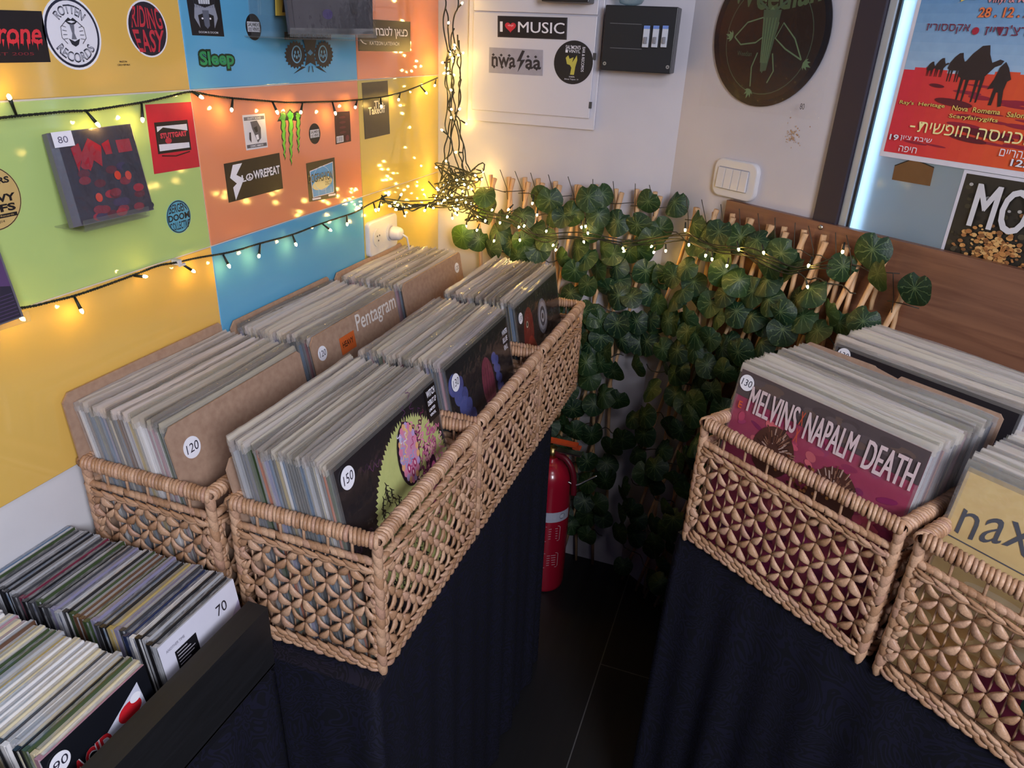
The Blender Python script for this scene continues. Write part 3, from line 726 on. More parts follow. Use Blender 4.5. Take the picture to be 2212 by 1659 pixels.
o, a = cover('R2', '#d4b67c')
for i in range(40):
    y = rr.uniform(.02, .13); x_ = rr.uniform(-.12, .12); a.ell(x_, y, rr.uniform(.02, .035), rr.uniform(.004, .012), C(rr.choice(['#c49455', '#cb9e62', '#bc8a4c'])), 16)
for i in range(40):
    a.ell(rr.uniform(-.1, .1), rr.uniform(.1, .17), rr.uniform(.02, .05), rr.uniform(.003, .009), C(rr.choice(['#dcc69c', '#d8be8c', '#e0cea8'])), 16)
INK = C('#4a4c54'); a.text('naxatras', -.143, .230, .06, .272, INK, -.004, warp=lambda x, y: (x, y+.008*math.sin(x*60)))
a.line([(-.150, .216), (.0, .213), (.03, .203), (.12, .212)], .0016, INK); a.ell(-.02, .272, .003, .003, INK, 12)
a.ell(.03, .055, .085, .05, C('#6a2038'), 50)
for i in range(12): a.line([(.03, .02), (-.045+.0135*i, .1-.0006*(i-6)**2)], .0012, C('#b48a8c'))
a.ell(.03, .06, .03, .03, C('#2e4a40'), 30)
a.build('cover_art', o, label='sandy yellow cover print with thin grey lettering')
o = PIL['R3'][0]; a = Art(Local(-LT/2), off=.0003, step=.000008); a.slab([(-LP/2, .0), (LP/2, 0), (LP/2, LP), (-LP/2, LP)], C('#1a161c', .4), .0002)
for i in range(26): a.ell(rr.uniform(-.14, .14), rr.uniform(.1, .3), .0015, .0015, C('#8a7c8a'), 6)
a.build('cover_art', o, label='black cover print'); tagon(o, -.0034, -.137, .297, '130', .0125)
for k_, nm_ in (('W1', '#26221f'), ('W2', '#26221f'), ('W3', '#26221f')): PIL[k_][0].color = (*hexc(nm_), 1)

# ------------------------------------------------------------------ compact discs in the crate
CB = TZ+.001
b = MB(); b.box(-.5875, -.5545, -.34, .640, CB, CAMZ-.728, BLACKWOOD)
cr = b.build('crate_side', bevel=.0012)
root = empty('disc_crate', (-.73, .2, CB), label='black wooden crate side board holding back the rows of compact discs', cat='crate'); onroot(cr, root)
b = MB(); b.box(-.905, -.5875, .3445-.34+.0, .3505-.34, CB, CAMZ-.78, BLACKWOOD); onroot(b.build('crate_partition'), root)
b = MB(); b.box(-.905, -.5545, -.34, .64, CB-.0005, CB+.004, BLACKWOOD); onroot(b.build('crate_floor'), root)
def f_case(n):
    o = n.add('ShaderNodeObjectInfo'); t = n.add('ShaderNodeTexCoord')
    m = n.add('ShaderNodeMapping', {'Vector': t.outputs['Object'], 'Scale': (55, 300, 55)}); z = n.add('ShaderNodeTexNoise', {'Vector': m.outputs[0], 'Scale': 1, 'Detail': 2})
    n.link(n.mix(n.ramp(z.outputs[0], [(.46, (.25, .25, .25)), (.6, (.75, .75, .75))]), (.36, .36, .38), o.outputs['Color']), 'Base Color')
CASE = mat('jewel_case', rough=.15, coat=.6, fn=f_case)
def cd_mesh(t):
    b = MB(); h = .071
    b.box(-h, h, -t/2, t/2, 0, .124, CASE)
    return b.mesh('compact_disc')
def cd_tray(t):
    b = MB(); h = .071; b.box(-h+.001, h-.001, -t/2-.0001, -t/2+.0016, .0015, .1252, COVER); b.box(-h-.0004, -h+.006, -t/2+.002, t/2-.001, .002, .1255, COVER); return b.mesh('booklet')
CDM, CDT = cd_mesh(.0088), cd_tray(.0088)
def cds(n, y, x0, pitch, seed, where, grp, weights, lean=.12):
    rr = random.Random(seed); res = []
    for k in range(n):
        nm, h = rr.choices(CN, weights)[0]
        o = bpy.data.objects.new('compact_disc', CDM); COL.objects.link(o); o.color = (*hexc(h), 1)
        o.matrix_world = Matrix.Translation((x0-k*pitch, y+rr.uniform(-.003, .003), CB+.006+(0 if k == 0 else rr.uniform(0, .003)))) @ Matrix.Rotation(PI/2, 4, 'Z') @ Matrix.Rotation(-lean, 4, 'X')
        tag(o, f'{nm} compact disc, {ordw(k)} from the board side in {where}', 'compact disc', grp)
        t = bpy.data.objects.new('booklet', CDT); COL.objects.link(t); t.parent = o; t.color = (*hexc(rr.choices(CN, weights)[0][1]), 1) if rr.random() < .5 else o.color
        res.append(o)
    return res
ROWA = cds(33, .580, -.607, .0094, 31, 'the far crate row', 'compact discs in the far crate row', [8, 7, 4, 3, 8, 2, 2, 1, 1, 0, 2, 1, 0, 3])
ROWB = cds(32, .412, -.603, .0094, 32, 'the middle crate row', 'compact discs in the middle crate row', [1, 1, 8, 6, 8, 1, 2, 0, 0, 1, 1, 1, 0, 0])
ROWC = cds(14, .244, -.607, .0094, 33, 'the near crate row', 'compact discs in the near crate row', [5, 4, 4, 2, 4, 2, 1, 1, 1, 1, 1, 1, 1, 1])
a = Art(Local(-.0045), off=.0005); a.slab([(-.071, .001), (.071, .001), (.071, .124), (-.071, .124)], C('#d9d7e4', .3), .0003)
a.poly([(.0, .001), (.071, .001), (.071, .09), (.04, .06)], C('#b9b0cf')); a.poly([(.01, .001), (.071, .001), (.071, .05)], C('#82749c'))
for i in range(9): a.ell(-.05+.013*i, .018+.004*(i % 3), .004, .010, C('#8a3a58'), 10)
a.line([(-.02+.004*i, .052+.003*math.sin(i*.5)) for i in range(16)], .0012, C('#7aa0c8'))
a.rect(-.050, .050, -.012, .100, C('#17161a'))
for i in range(9): a.line([(-.047, .096-.0048*i), (-.047+.030*(.6+.4*math.sin(i*7)**2), .096-.0048*i)], .0013, C('#b8b4bc'))
a.text('70', .028, .092, .048, .108, C('#26222c'), 0); a.text('ANOTHER TIME', -.062, .108, -.03, .112, C('#8c8898'), 0)
a.build('cover_art', ROWA[0], label='white cover print with a black text sticker, priced 70')
a = Art(Local(-.0045), off=.0005); a.slab([(-.071, .001), (.071, .001), (.071, .124), (-.071, .124)], C('#15161c', .3), .0003)
a.poly([(-.068, .05), (.055, .112), (.060, .05), (-.068, .02)], C('#c9cad8')); a.poly([(-.068, .001), (.06, .001), (.06, .055), (.0, .06), (-.068, .045)], C('#3a1420'))
a.text('ACID', -.046, .062, .006, .088, C('#c01e28'), .03, outline=C('#e8e0e4')); a.ell(.036, .086, .017, .012, C('#c8202a'), 20); a.ell(.047, .096, .008, .006, C('#eceaf0'), 14)
for i in range(12): a.line([(.0+.005*i, .05), (.004+.005*i, .066+.006*(i % 2))], .0025, C('#16301f'))
a.text('SANTA', -.05, .02, .03, .045, C('#a81c28'), .03)
a.build('cover_art', ROWB[0], label='dark cover print with red lettering and a red hat'); tagon(ROWB[0], -.0055, -.055, .105, '90', .0125)

# ------------------------------------------------------------------ stickers and things on the tiled wall
GS = 'stickers on the tiled wall'
def sticker(plane, quad, base, label, group=GS, off=.0006, shape=None, step=.00004):
    a = Art(plane, quad, off=off, step=step); a.slab(shape or UNIT, C(base) if isinstance(base, str) else base, .0004); a.label = label; a.group = group; return a
def fin(a, name='sticker', cat='sticker'): return a.build(name, None, label=a.label, cat=cat, group=a.group)
def round_quad(plane, cx, ytop, ybot, off=0):
    u, v0 = plane.px(cx, ybot, off); _, v1 = plane.px(cx, ytop, off); r = (v1-v0)/2; v = (v0+v1)/2; return [(u-r, v+r), (u+r, v+r), (u+r, v-r), (u-r, v-r)]
def arcw(cx, cy, r0, half, up=True):
    """bends text given in x -1..1, y 0..1 (height) around a circle"""
    def f(x, y):
        th = x*half; rr_ = r0+y; return (cx+rr_*math.sin(th), cy+rr_*math.cos(th)) if up else (cx+(r0-y)*math.sin(th), cy-(r0-y)*math.cos(th))
    return f
K, WH, RED = C('#1b181c'), C('#e2e0ea'), C('#c23040')
a = sticker(WL, quadpx(WL, (-80, 19), (89, 24), (109, 134), (-78, 137)), '#1d191d', 'black rectangular sticker with jagged red lettering, at the left edge of the view')
a.text('Krone', .18, .36, .93, .78, C('#d8343e'), .02, shear=.03)
for i in range(12): x = .25+.06*i; a.poly([(x, .45), (x+.03, .45), (x+.012, .28+.05*math.sin(i*3))], C('#d8343e'))
a.text('EST 2005', .28, .14, .80, .2, C('#7c2a34'), .0); fin(a)
a = sticker(WL, round_quad(WL, 172, -8, 151), '#e8e7ee', 'large round white sticker with black cartoon mouth and bubbly letters', shape=circ())
a.ell(.5, .5, .468, .468, C('#22263a')); a.ell(.5, .5, .432, .432, WH)
a.text('ROTTEN', -.9, 0, .9, .13, C('#2a2c3a'), .03, warp=arcw(.5, .5, .255, .95)); 
a.text('ROTTEN', -.88, .02, .88, .11, C('#c2c2d0'), -.012, warp=arcw(.5, .5, .255, .95))
a.text('RECORDS', -.9, 0, .9, .14, C('#2a2c3a'), .03, warp=arcw(.5, .5, .40, 1.15, False)); a.text('RECORDS', -.88, .02, .88, .12, C('#c2c2d0'), -.012, warp=arcw(.5, .5, .40, 1.15, False))
a.poly([(.39, .66), (.46, .71), (.5, .685), (.54, .71), (.61, .66), (.55, .62), (.45, .62)], C('#22242e')); a.poly([(.43, .655), (.5, .67), (.57, .655), (.5, .635)], WH)
a.poly([(.46, .62), (.54, .62), (.52, .5), (.545, .42), (.455, .42), (.48, .5)], C('#6c6e7c')); a.poly([(.40, .43), (.44, .35), (.5, .32), (.56, .35), (.60, .43), (.5, .39)], C('#22242e'))
for s_ in (-1, 1):
    for i in range(4): a.line([(.5+s_*.11, .58-.05*i), (.5+s_*.18, .60-.06*i)], .008, C('#3a3c4a'))
    a.line([(.5+s_*.1, .66), (.5+s_*.2, .58), (.5+s_*.21, .44), (.5+s_*.13, .36)], .010, C('#2a2c3a'))
a.text('ROTTENRECORDS.COM', -.95, 0, .95, .022, C('#22263a'), .02, warp=arcw(.5, .5, .458, .55, False)); fin(a)
a = sticker(WL, round_quad(WL, 328, 1, 124), '#e8e3ea', 'round red sticker with swelling psychedelic letters', shape=circ())
a.ell(.5, .5, .47, .47, C('#1c1a2a')); bulge = lambda x, y: (.5+(x-.5)*math.sqrt(max(.05, 1-((y-.5)/.5)**2*.75)), y)
a.ell(.5, .5, .44, .44, C('#251a28'))
a.text('RIDING', .10, .53, .90, .90, C('#c0303f'), .012, warp=lambda x, y: bulge(x, y-.02+.02*math.sin((x-.1)*8)))
a.text('EASY', .10, .09, .90, .49, C('#c0303f'), .02, warp=bulge); fin(a)
a = Art(WL); u0, v0 = WL.px(253, 142); u1, v1 = WL.px(279, 131); a.text('MADE IN', u0+.005, (v0+v1)/2+.001, u1-.005, v1, K, .02); a.text('CZECH REPUBLIC', u0, v0, u1, (v0+v1)/2-.001, K, .02)
a.label, a.group = 'tiny black two-line print below the round red sticker', GS; fin(a)
a = sticker(WL, quadpx(WL, (397, -36), (470, -34), (484, 79), (415, 76)), '#17161c', 'tall black sticker with a pale tusked face, on the blue tile')
for pts, c_ in (([(.25, .9), (.75, .9), (.66, .62), (.34, .62)], '#c9ccd6'), ([(.2, .62), (.5, .55), (.8, .62), (.86, .35), (.72, .15), (.74, .4), (.5, .46), (.26, .4), (.28, .15), (.14, .35)], '#8c90a0'), ([(.4, .5), (.6, .5), (.58, .2), (.5, .14), (.42, .2)], '#5c6070')): a.poly(pts, C(c_))
for x in (.38, .62): a.ell(x, .34, .03, .02, WH, 10)
for i in range(10): a.line([(.2+.065*i, .55), (.16+.075*i, .84)], .012, C('#3c3e4a'))
a.text('DOOM IS DOOM', .2, .05, .8, .09, C('#c4c8d2'), .01); fin(a)
def salomon(cx, y0, y1, label):
    a = sticker(WL, round_quad(WL, cx, y0, y1), '#17161c', label, shape=circ())
    a.rect(.1, .32, .9, .7, C('#d9d9e2')); a.text('SAL', .13, .52, .42, .67, K, .02); a.ell(.47, .6, .035, .06, K, 12); a.text('MON\'S', .54, .52, .88, .67, K, .02); a.text('VINYL', .40, .35, .88, .49, K, .02)
    for i in range(3): a.line([(.13, .36+.05*i), (.36, .36+.05*i)], .02, K)
    fin(a)
salomon(550, 30, 87, 'round black sticker with a white name panel, on the blue tile')
salomon(681, 266, 311, 'small round black sticker with a white name panel, on the orange tile')
a = Art(WL); u0, v0 = WL.px(431, 155); u1, v1 = WL.px(505, 106); H_ = v1-v0
slw = lambda x, y: (x, y-.012*(x-u0)/(u1-u0)*0)
a.text('Sleep', u0, v0, u1, v1, C('#16301f'), .11, warp=slw); a.text('Sleep', u0+.0035, v0+.0035, u1-.0035, v1-.0035, C('#2c8c54'), .03, warp=slw); a.label, a.group = 'green puffy-lettered sticker with dark outline on the blue tile', GS; fin(a)
a = Art(WL, quadpx(WL, (614, 66), (716, 66), (718, 160), (618, 163))); a.label, a.group = 'black owl-eyed print below the acrylic stand on the blue tile', GS
a.slab([(.0, .80), (.98, .80), (.98, .97), (0, .97)], K); a.text('TOTEM CAT RECORDS', .04, .845, .96, .93, C('#7db4d4'), .0)
for s_ in (-1, 1):
    cx = .5+s_*.30; out = [(cx+(.19+(.035 if i % 2 else 0))*math.cos(2*PI*i/40)*1.0, .46+(.27+(.05 if i % 2 else 0))*math.sin(2*PI*i/40)) for i in range(40)]
    a.poly(out, K); a.ell(cx-s_*.02, .47, .10, .20, C('#6aa8cc')); a.ell(cx-s_*.02, .47, .08, .17, K)
    for dx, dy in ((-.03, .05), (.03, .05), (-.045, -.03), (.045, -.03), (0, -.06)): a.ell(cx-s_*.02+dx, .47+dy, .016, .04, C('#6aa8cc'), 10)
    a.line([(.5+s_*.1, .78), (.5+s_*.06, .6)], .02, C('#6aa8cc')); a.poly([(.5+s_*.18, .2), (.5+s_*.36, .03), (.5+s_*.1, .18)], K)
a.poly([(.36, .80), (.64, .80), (.58, .45), (.62, .2), (.5, .28), (.38, .2), (.42, .45)], K); a.poly([(.44, .5), (.5, .58), (.56, .5), (.5, .44)], C('#4a86aa'))
for s_ in (-1, 1): a.line([(.5+s_*.03, .2), (.5+s_*.05, .06)], .018, K)
fin(a)
a = sticker(WL, quadpx(WL, (771, 40), (886, 47), (886, 112), (774, 110)), '#1b191d', 'black wide sticker with white Hebrew script on the upper orange tile')
def heb(t): return t[::-1]
a.text(heb('כצאן לטבח'), .33, .42, .95, .80, WH, .01, shear=-.02); a.text("KA'TZON LA'TEVACH", .2, .2, .76, .32, C('#cfcdd6'), .0); a.line([(.04, .36), (.08, .26), (.14, .22)], .02, WH); fin(a)
a = sticker(WL, quadpx(WL, (313, 226), (412, 220), (431, 360), (333, 376)), '#c21f36', 'upright red card with a black and white cassette drawing, on the green tile')
a.rect(.13, .28, .86, .74, C('#1c1a1e')); a.rect(.17, .32, .83, .68, C('#d8d6e0')); a.poly([(.17, .42), (.83, .40), (.83, .58), (.3, .66), (.17, .6)], C('#241e22')); a.text('STUTTGART', .22, .50, .80, .58, C('#d04050'), .05); a.ell(.38, .46, .07, .045, C('#b83040'), 20); a.line([(.2, .25), (.5, .22), (.82, .26)], .02, C('#3a1418')); fin(a)
u, v0 = WL.px(-2, 498); _, v1 = WL.px(-2, 352); rq = round_quad(WL, -2, 353, 498)
a = sticker(WL, rq, '#c9a96c', 'round tan sticker with black block letters at the left edge, on the green tile', shape=circ())
a.ell(.5, .5, .495, .495, C('#2a2620')); a.ell(.5, .5, .48, .48, C('#c9a96c'))
for t_, y0, y1, x0, x1 in (('20 YEARS', .70, .80, .1, .86), ('OF', .58, .66, .42, .56), ('HEAVY', .42, .54, .16, .90), ('RIFFS', .27, .39, .2, .86)): a.text(t_, x0, y0, x1, y1, K, .04)
a.rect(.14, .18, .86, .24, K); a.text('Music Friday Records', .2, .19, .8, .225, C('#c9a96c'), 0); a.text('est. 2014', .38, .11, .62, .15, K, 0); fin(a)
a = sticker(WL, round_quad(WL, 391, 430, 503), '#57a0bb', 'round teal sticker with rounded black lettering, on the green tile', shape=circ())
a.ell(.5, .5, .485, .485, K); a.ell(.5, .5, .455, .455, C('#57a0bb'))
a.text('BERGEN', .1, .64, .9, .90, K, .018, warp=bulge); a.text('DOOM', .06, .40, .94, .60, K, .03); a.text('COLLECTIVE', .06, .12, .94, .36, K, .012, warp=bulge); fin(a)
a = sticker(WL, quadpx(WL, (523, 249), (571, 245), (578, 318), (532, 325)), '#d4d2da', 'small black and white portrait sticker on the orange tile')
a.rect(.04, .84, .96, .94, C('#6c6a74')); a.rect(.04, .05, .96, .15, C('#55535c')); a.text('DUSTY ROAD', .2, .86, .8, .92, C('#d4d2da'), .02); a.text('DEMO MMXX', .2, .07, .8, .13, C('#d4d2da'), .02)
a.poly([(.3, .8), (.6, .82), (.75, .6), (.72, .3), (.55, .18), (.45, .4), (.35, .6)], C('#57555e')); a.poly([(.42, .62), (.58, .66), (.6, .5), (.5, .48)], C('#222026')); a.poly([(.2, .5), (.28, .5), (.26, .2), (.18, .3)], C('#38363e')); a.poly([(.48, .4), (.6, .42), (.62, .28), (.52, .26)], WH); fin(a)
a = Art(WL, quadpx(WL, (598, 235), (652, 235), (652, 358), (598, 358))); a.label, a.group = 'green three-clawed scratch mark sticker with black outline on the orange tile', GS
def claw(cx, w, y1, kx, hook):
    L_ = []; Rr = []; n = 16
    for i in range(n):
        t = i/(n-1); y = .93-(.93-y1)*t; x = cx+kx*t+.025*math.sin(i*2.3); ww = w*(1-t)**.6*(1+.15*math.sin(i*1.9)); L_.append((x-ww, y)); Rr.append((x+ww, y))
    return L_+Rr[::-1]
for cx, w_, y1, kx in ((.22, .085, .10, .08), (.53, .085, .0, .02), (.83, .075, .22, .02)):
    p = claw(cx, w_+.028, y1-.01, kx, 0); a.poly(p, K)
a.poly([(.0, .78), (.12, .88), (.22, .97), (.36, .93), (.5, 1.0), (.64, .93), (.8, .97), (.95, .86), (.9, .78), (.62, .80), (.36, .80)], K)
a.lay()
for cx, w_, y1, kx in ((.22, .085, .10, .08), (.53, .085, .0, .02), (.83, .075, .22, .02)): a.poly(claw(cx, w_, y1+.02, kx, 0), C('#76c83c'))
a.poly([(.06, .82), (.2, .93), (.34, .88), (.3, .80)], C('#4ca83c')); a.poly([(.38, .90), (.5, .97), (.62, .90), (.56, .82), (.46, .82)], C('#3c9c3c')); a.poly([(.72, .88), (.82, .93), (.9, .86), (.84, .82)], C('#6cc040')); fin(a)
a = sticker(WL, quadpx(WL, (483, 354), (603, 330), (611, 407), (494, 438)), '#201c1e', 'black rectangular sticker with a white lightning S and capitals')
a.poly([(.14, .93), (.30, .93), (.18, .66), (.30, .52), (.12, .02), (.10, .36), (.17, .44), (.07, .62)], WH)
a.text('L', .26, .44, .335, .62, WH, .03); a.ell(.40, .53, .065, .095, WH); a.ell(.40, .53, .045, .068, C('#201c1e')); a.line([(.40, .60), (.40, .46)], .014, WH); a.line([(.40, .53), (.365, .485)], .014, WH); a.line([(.40, .53), (.435, .485)], .014, WH)
a.text('WREPEAT', .47, .44, .97, .67, WH, .028); fin(a)
a = sticker(WL, quadpx(WL, (661, 353), (722, 340), (727, 426), (668, 436)), '#1b191c', 'black-edged sticker with a blue window and cream ellipse, on the orange tile')
a.poly([(.1, .78), (.92, .9), (.9, .14), (.14, .1)], C('#3f92cc')); a.line([(.1, .78), (.92, .9), (.9, .14), (.14, .1), (.1, .78)], .02, WH); a.ell(.5, .42, .36, .15, C('#e0cf94'), rot=.15); a.line([(.5+.3*math.cos(t/8), .55+.3*math.sin(t/8)) for t in range(51)], .012, C('#9cc4dc'))
for x in (.35, .6, .8): a.line([(x, .12), (x, .3)], .01, C('#9cc4dc'))
a.text('DOGFASHION', .02, .48, .88, .70, C('#22201c'), .0, outline=C('#c0b060'), ow=.02); a.text('DISCO', .6, .36, .82, .46, C('#3a3420'), 0); a.rect(.1, .03, .4, .08, WH); a.rect(.68, .06, .95, .11, WH); fin(a)
a = sticker(WL, quadpx(WL, (722, 242), (755, 240), (758, 305), (725, 312)), '#38191f', 'small dark maroon barcode card under the upper light string')
for i in range(4): a.ell(.48, .82-.16*i, .22, .04, C('#5c2630'), 10)
a.rect(.06, .04, .5, .24, WH)
for i in range(7): a.line([(.1+.055*i, .06), (.1+.055*i, .22)], .022, K)
a.ell(.75, .14, .12, .1, C('#6c2834'), 12); fin(a)
a = sticker(WL, quadpx(WL, (781, 179), (837, 174), (842, 289), (788, 301)), '#383330', 'tall dark grey card with pale serif lettering on the olive tile')
a.text('The', .42, .52, .78, .66, C('#d8cfc0'), .02); a.text('Takeoff', .18, .42, .84, .56, C('#d8cfc0'), .02); fin(a)
# compact disc on a clear acrylic stand (green tile)
def slab4(mb, q, t, m):
    """q: 4 world points TL TR BR BL of the front face, t: thickness away from the viewer side"""
    q = [Vector(p) for p in q]; n = (q[1]-q[0]).cross(q[3]-q[0]).normalized()
    if n.dot(Vector((1, 0, 0))) < 0: n = -n
    k = [p-n*t for p in q]; mb.add(q+k, [(0, 1, 2, 3), (7, 6, 5, 4), (0, 4, 5, 1), (1, 5, 6, 2), (2, 6, 7, 3), (3, 7, 4, 0)], m); return n
class QPlane:
    def __init__(s, q):
        s.q = [Vector(p) for p in q]; s.n = (s.q[1]-s.q[0]).cross(s.q[3]-s.q[0]).normalized()
        if s.n.dot(CAMP-s.q[0]) < 0: s.n = -s.n
    def p3(s, u, v, off=0): tl, tr, br, bl = s.q; return (bl*(1-u)+br*u)*(1-v)+(tl*(1-u)+tr*u)*v+s.n*off
Q = [WL.pt(100, 288, .016), WL.pt(282, 267, .016), WL.pt(333, 453, .046), WL.pt(160, 492, .046)]
root = empty('compact_disc', Q[3], label='shrink-wrapped red and black compact disc on the acrylic stand on the green tile', cat='compact disc')
b = MB(); slab4(b, Q, .0095, mat('jewel_case_dark', (.12, .11, .13), .15, coat=.6)); onroot(b.build('case', bevel=.0006), root)
a = Art(QPlane(Q), off=.0003); rr = random.Random(8)
a.poly([(.09, .01), (.99, .01), (.99, .99), (.09, .99)], C('#332c38', .3))
for i in range(26): a.ell(.15+.8*rr.random(), .05+.6*rr.random()**1.4, .07, .045, C(rr.choice(['#7c2432', '#9c2030', '#3a2c4c', '#5a1e2c', '#2a2834'])), 12)
a.poly([(.2, .82), (.3, .86), (.31, .76), (.42, .9), (.55, .8), (.5, .58), (.42, .66), (.35, .55), (.28, .68), (.22, .56)], C('#9c1c2c')); a.poly([(.56, .82), (.66, .86), (.66, .7), (.58, .7)], C('#9c1c2c')); a.rect(.74, .70, .92, .84, C('#a02434'))
for x, y in ((.36, .26), (.65, .46), (.78, .44)): a.ell(x, y, .04, .05, C('#c8402c'), 14)
onroot(a.build('cover_art'), root)
a = Art(QPlane(Q), off=.003); a.slab([(.03, .84), (.25, .84), (.25, 1.0), (.03, 1.0)], WH, .0003); a.text('80', .08, .88, .19, .95, C('#5c5870'), 0); onroot(a.build('price_tag', label='white price label reading 80'), root)
WRAP = clear('crinkled_shrink_wrap', (.97, .97, .98), .035, .12)
b = MB(); qp = QPlane(Q); n = 26; rr = random.Random(3); vs = [qp.p3(i/(n-1), j/(n-1), .0012+.0028*abs(noise.noise(Vector((i*.5+j*.16, j*.10, 3))))) for j in range(n) for i in range(n)]
b.add(vs, [(j*n+i, j*n+i+1, (j+1)*n+i+1, (j+1)*n+i) for j in range(n-1) for i in range(n-1)], WRAP, True); onroot(b.build('shrink_wrap', recalc=False), root)
st = empty('acrylic_stand', Q[3], label='clear acrylic stand holding the compact disc on the green tile', cat='display stand')
b = MB(); B0, B1 = WL.pt(150, 500, .052), WL.pt(328, 458, .052)
ax = (B1-B0)
b.add([WL.p3(*WL.px(150, 497, 0), .002), WL.p3(*WL.px(315, 462, 0), .002), WL.p3(*WL.px(270, 300, 0), .002), WL.p3(*WL.px(110, 320, 0), .002)], [(0, 1, 2, 3)], ACRYL)
onroot(b.build('back_plate', recalc=False), st)
b = MB()
for o0, o1, h0, h1 in ((.002, .056, 0, 0), (.056, .056, 0, .014)):
    p0, p1 = Vector(B0), Vector(B1); p0.x = XW+o0; p1.x = XW+o0; q0, q1 = Vector(B0), Vector(B1); q0.x = XW+o1; q1.x = XW+o1
    vs = [p0+Vector((0, .02, h0-.003)), p1+Vector((0, -.01, h0-.003)), q1+Vector((0, -.01, h1-.003)), q0+Vector((0, .02, h1-.003))]
    b.add(vs+[v+Vector((.0018 if h1 else 0, 0, 0 if h1 else -.0018)) for v in vs], [(0, 1, 2, 3), (7, 6, 5, 4), (0, 4, 5, 1), (1, 5, 6, 2), (2, 6, 7, 3), (3, 7, 4, 0)], ACRYL)
onroot(b.build('ledge'), st)
# purple compact disc at the left edge
Q = [WL.pt(-120, 560, .02), WL.pt(-8, 520, .02), WL.pt(52, 684, .045), WL.pt(-90, 735, .045)]
root = empty('compact_disc', Q[3], label='purple compact disc on a clear stand, cut by the left edge of the view', cat='compact disc')
b = MB(); slab4(b, Q, .009, mat('jewel_case_dark')); onroot(b.build('case', bevel=.0006), root)
a = Art(QPlane(Q), off=.0003); a.poly([(.02, .02), (.96, .02), (.96, .98), (.02, .98)], C('#543a64')); a.poly([(.02, .02), (.96, .02), (.96, .42), (.6, .5), (.02, .3)], C('#2a2434'))
for i in range(7): a.line([(.3, .06+.045*i), (.94, .06+.045*i)], .01, C('#4c3a5c'))
onroot(a.build('cover_art'), root)
b = MB(); slab4(b, [qq+Vector((.012, 0, 0)) for qq in (WL.pt(-110, 715, .03), WL.pt(48, 668, .03), WL.pt(52, 690, .03), WL.pt(-100, 738, .03))], .002, ACRYL)
tag(b.build('acrylic_stand'), 'clear acrylic ledge under the purple compact disc', 'display stand')
# record in its cover on an acrylic stand, top edge of the view
Q = [WL.pt(585, -260, .03), WL.pt(800, -250, .03), WL.pt(806, 74, .085), WL.pt(628, 72, .085)]
root = empty('dark_record_sleeve', Q[3], label='dark plastic-wrapped record cover on a clear stand at the top of the tiled wall', cat='record')
b = MB(); slab4(b, Q, .006, mat('dark_sleeve', (.025, .022, .03), .25, coat=.5)); onroot(b.build('jacket'), root)
a = Art(QPlane(Q), off=.0005); a.poly([(.05, .03), (.97, .03), (.97, .97), (.05, .97)], C('#3a363c', .2)); a.ell(.42, .13, .06, .035, C('#3c2a66'), 16); a.ell(.75, .2, .05, .08, C('#29262c'), 16)
onroot(a.build('cover_art'), root)
n = 22; qp = QPlane(Q); vs = [qp.p3(-.03+1.06*i/(n-1), -.01+1.02*j/(n-1), .0015+.004*abs(noise.noise(Vector((i*.4, j*.22, 9))))) for j in range(n) for i in range(n)]
b = MB(); b.add(vs, [(j*n+i, j*n+i+1, (j+1)*n+i+1, (j+1)*n+i) for j in range(n-1) for i in range(n-1)], FILM, True); onroot(b.build('plastic_sleeve', recalc=False), root)
st = empty('acrylic_stand', Q[3], label='clear acrylic stand under the dark record cover at the top of the view', cat='display stand')
b = MB(); slab4(b, [WL.pt(628, 60, .096), WL.pt(812, 62, .096), WL.pt(814, 82, .096), WL.pt(628, 80, .096)], .002, ACRYL); onroot(b.build('front_lip'), st)
y0, z0 = WL.px(628, 82, .096); y1, _ = WL.px(814, 82, .096)
b = MB(); b.box(XW+.001, XW+.096, y0, y1, z0+CAMZ-CAMZ-.002, z0, ACRYL); onroot(b.build('ledge'), st)
b = MB(); b.box(XW+.0005, XW+.0025, y0+.02, y1-.02, z0, z0+.2, ACRYL); onroot(b.build('back_plate'), st)
a = Art(WL, quadpx(WL, (575, -40), (612, -40), (612, 33), (577, 33)), off=.02); a.slab(UNIT, C('#c8ac4c'), .002); a.poly([(.35, .1), (.9, .1), (.9, 1), (.5, 1)], K); a.label, a.group = 'yellow and black card edge behind the dark record cover', None
a.build('card', None, label=a.label, cat='card')

# ------------------------------------------------------------------ wall socket and plug on the tiles
def rrect(w_, h_, r, n=6):
    pts = []
    for cx, cy, a0 in ((w_/2-r, h_/2-r, 0), (-w_/2+r, h_/2-r, PI/2), (-w_/2+r, -h_/2+r, PI), (w_/2-r, -h_/2+r, 1.5*PI)):
        pts += [(cx+r*math.cos(a0+PI/2*i/n), cy+r*math.sin(a0+PI/2*i/n)) for i in range(n+1)]
    return pts
def plate(mb, pl, cu, cv, w_, h_, r, o0, o1, m, inset=.003):
    lay = [(1, o0), (1, o1-inset*.8), (1-inset*1.2/w_, o1-inset*.2), (1-inset*3/w_, o1)]
    P = rrect(w_, h_, r); n = len(P); vs = [pl.p3(cu+x*s, cv+y*s, o) for s, o in lay for x, y in P]
    mb.add(vs, [(i*n+k, i*n+(k+1) % n, (i+1)*n+(k+1) % n, (i+1)*n+k) for i in range(3) for k in range(n)], m, True)
    mb.add(vs[-n:], [tuple(range(n))], m)
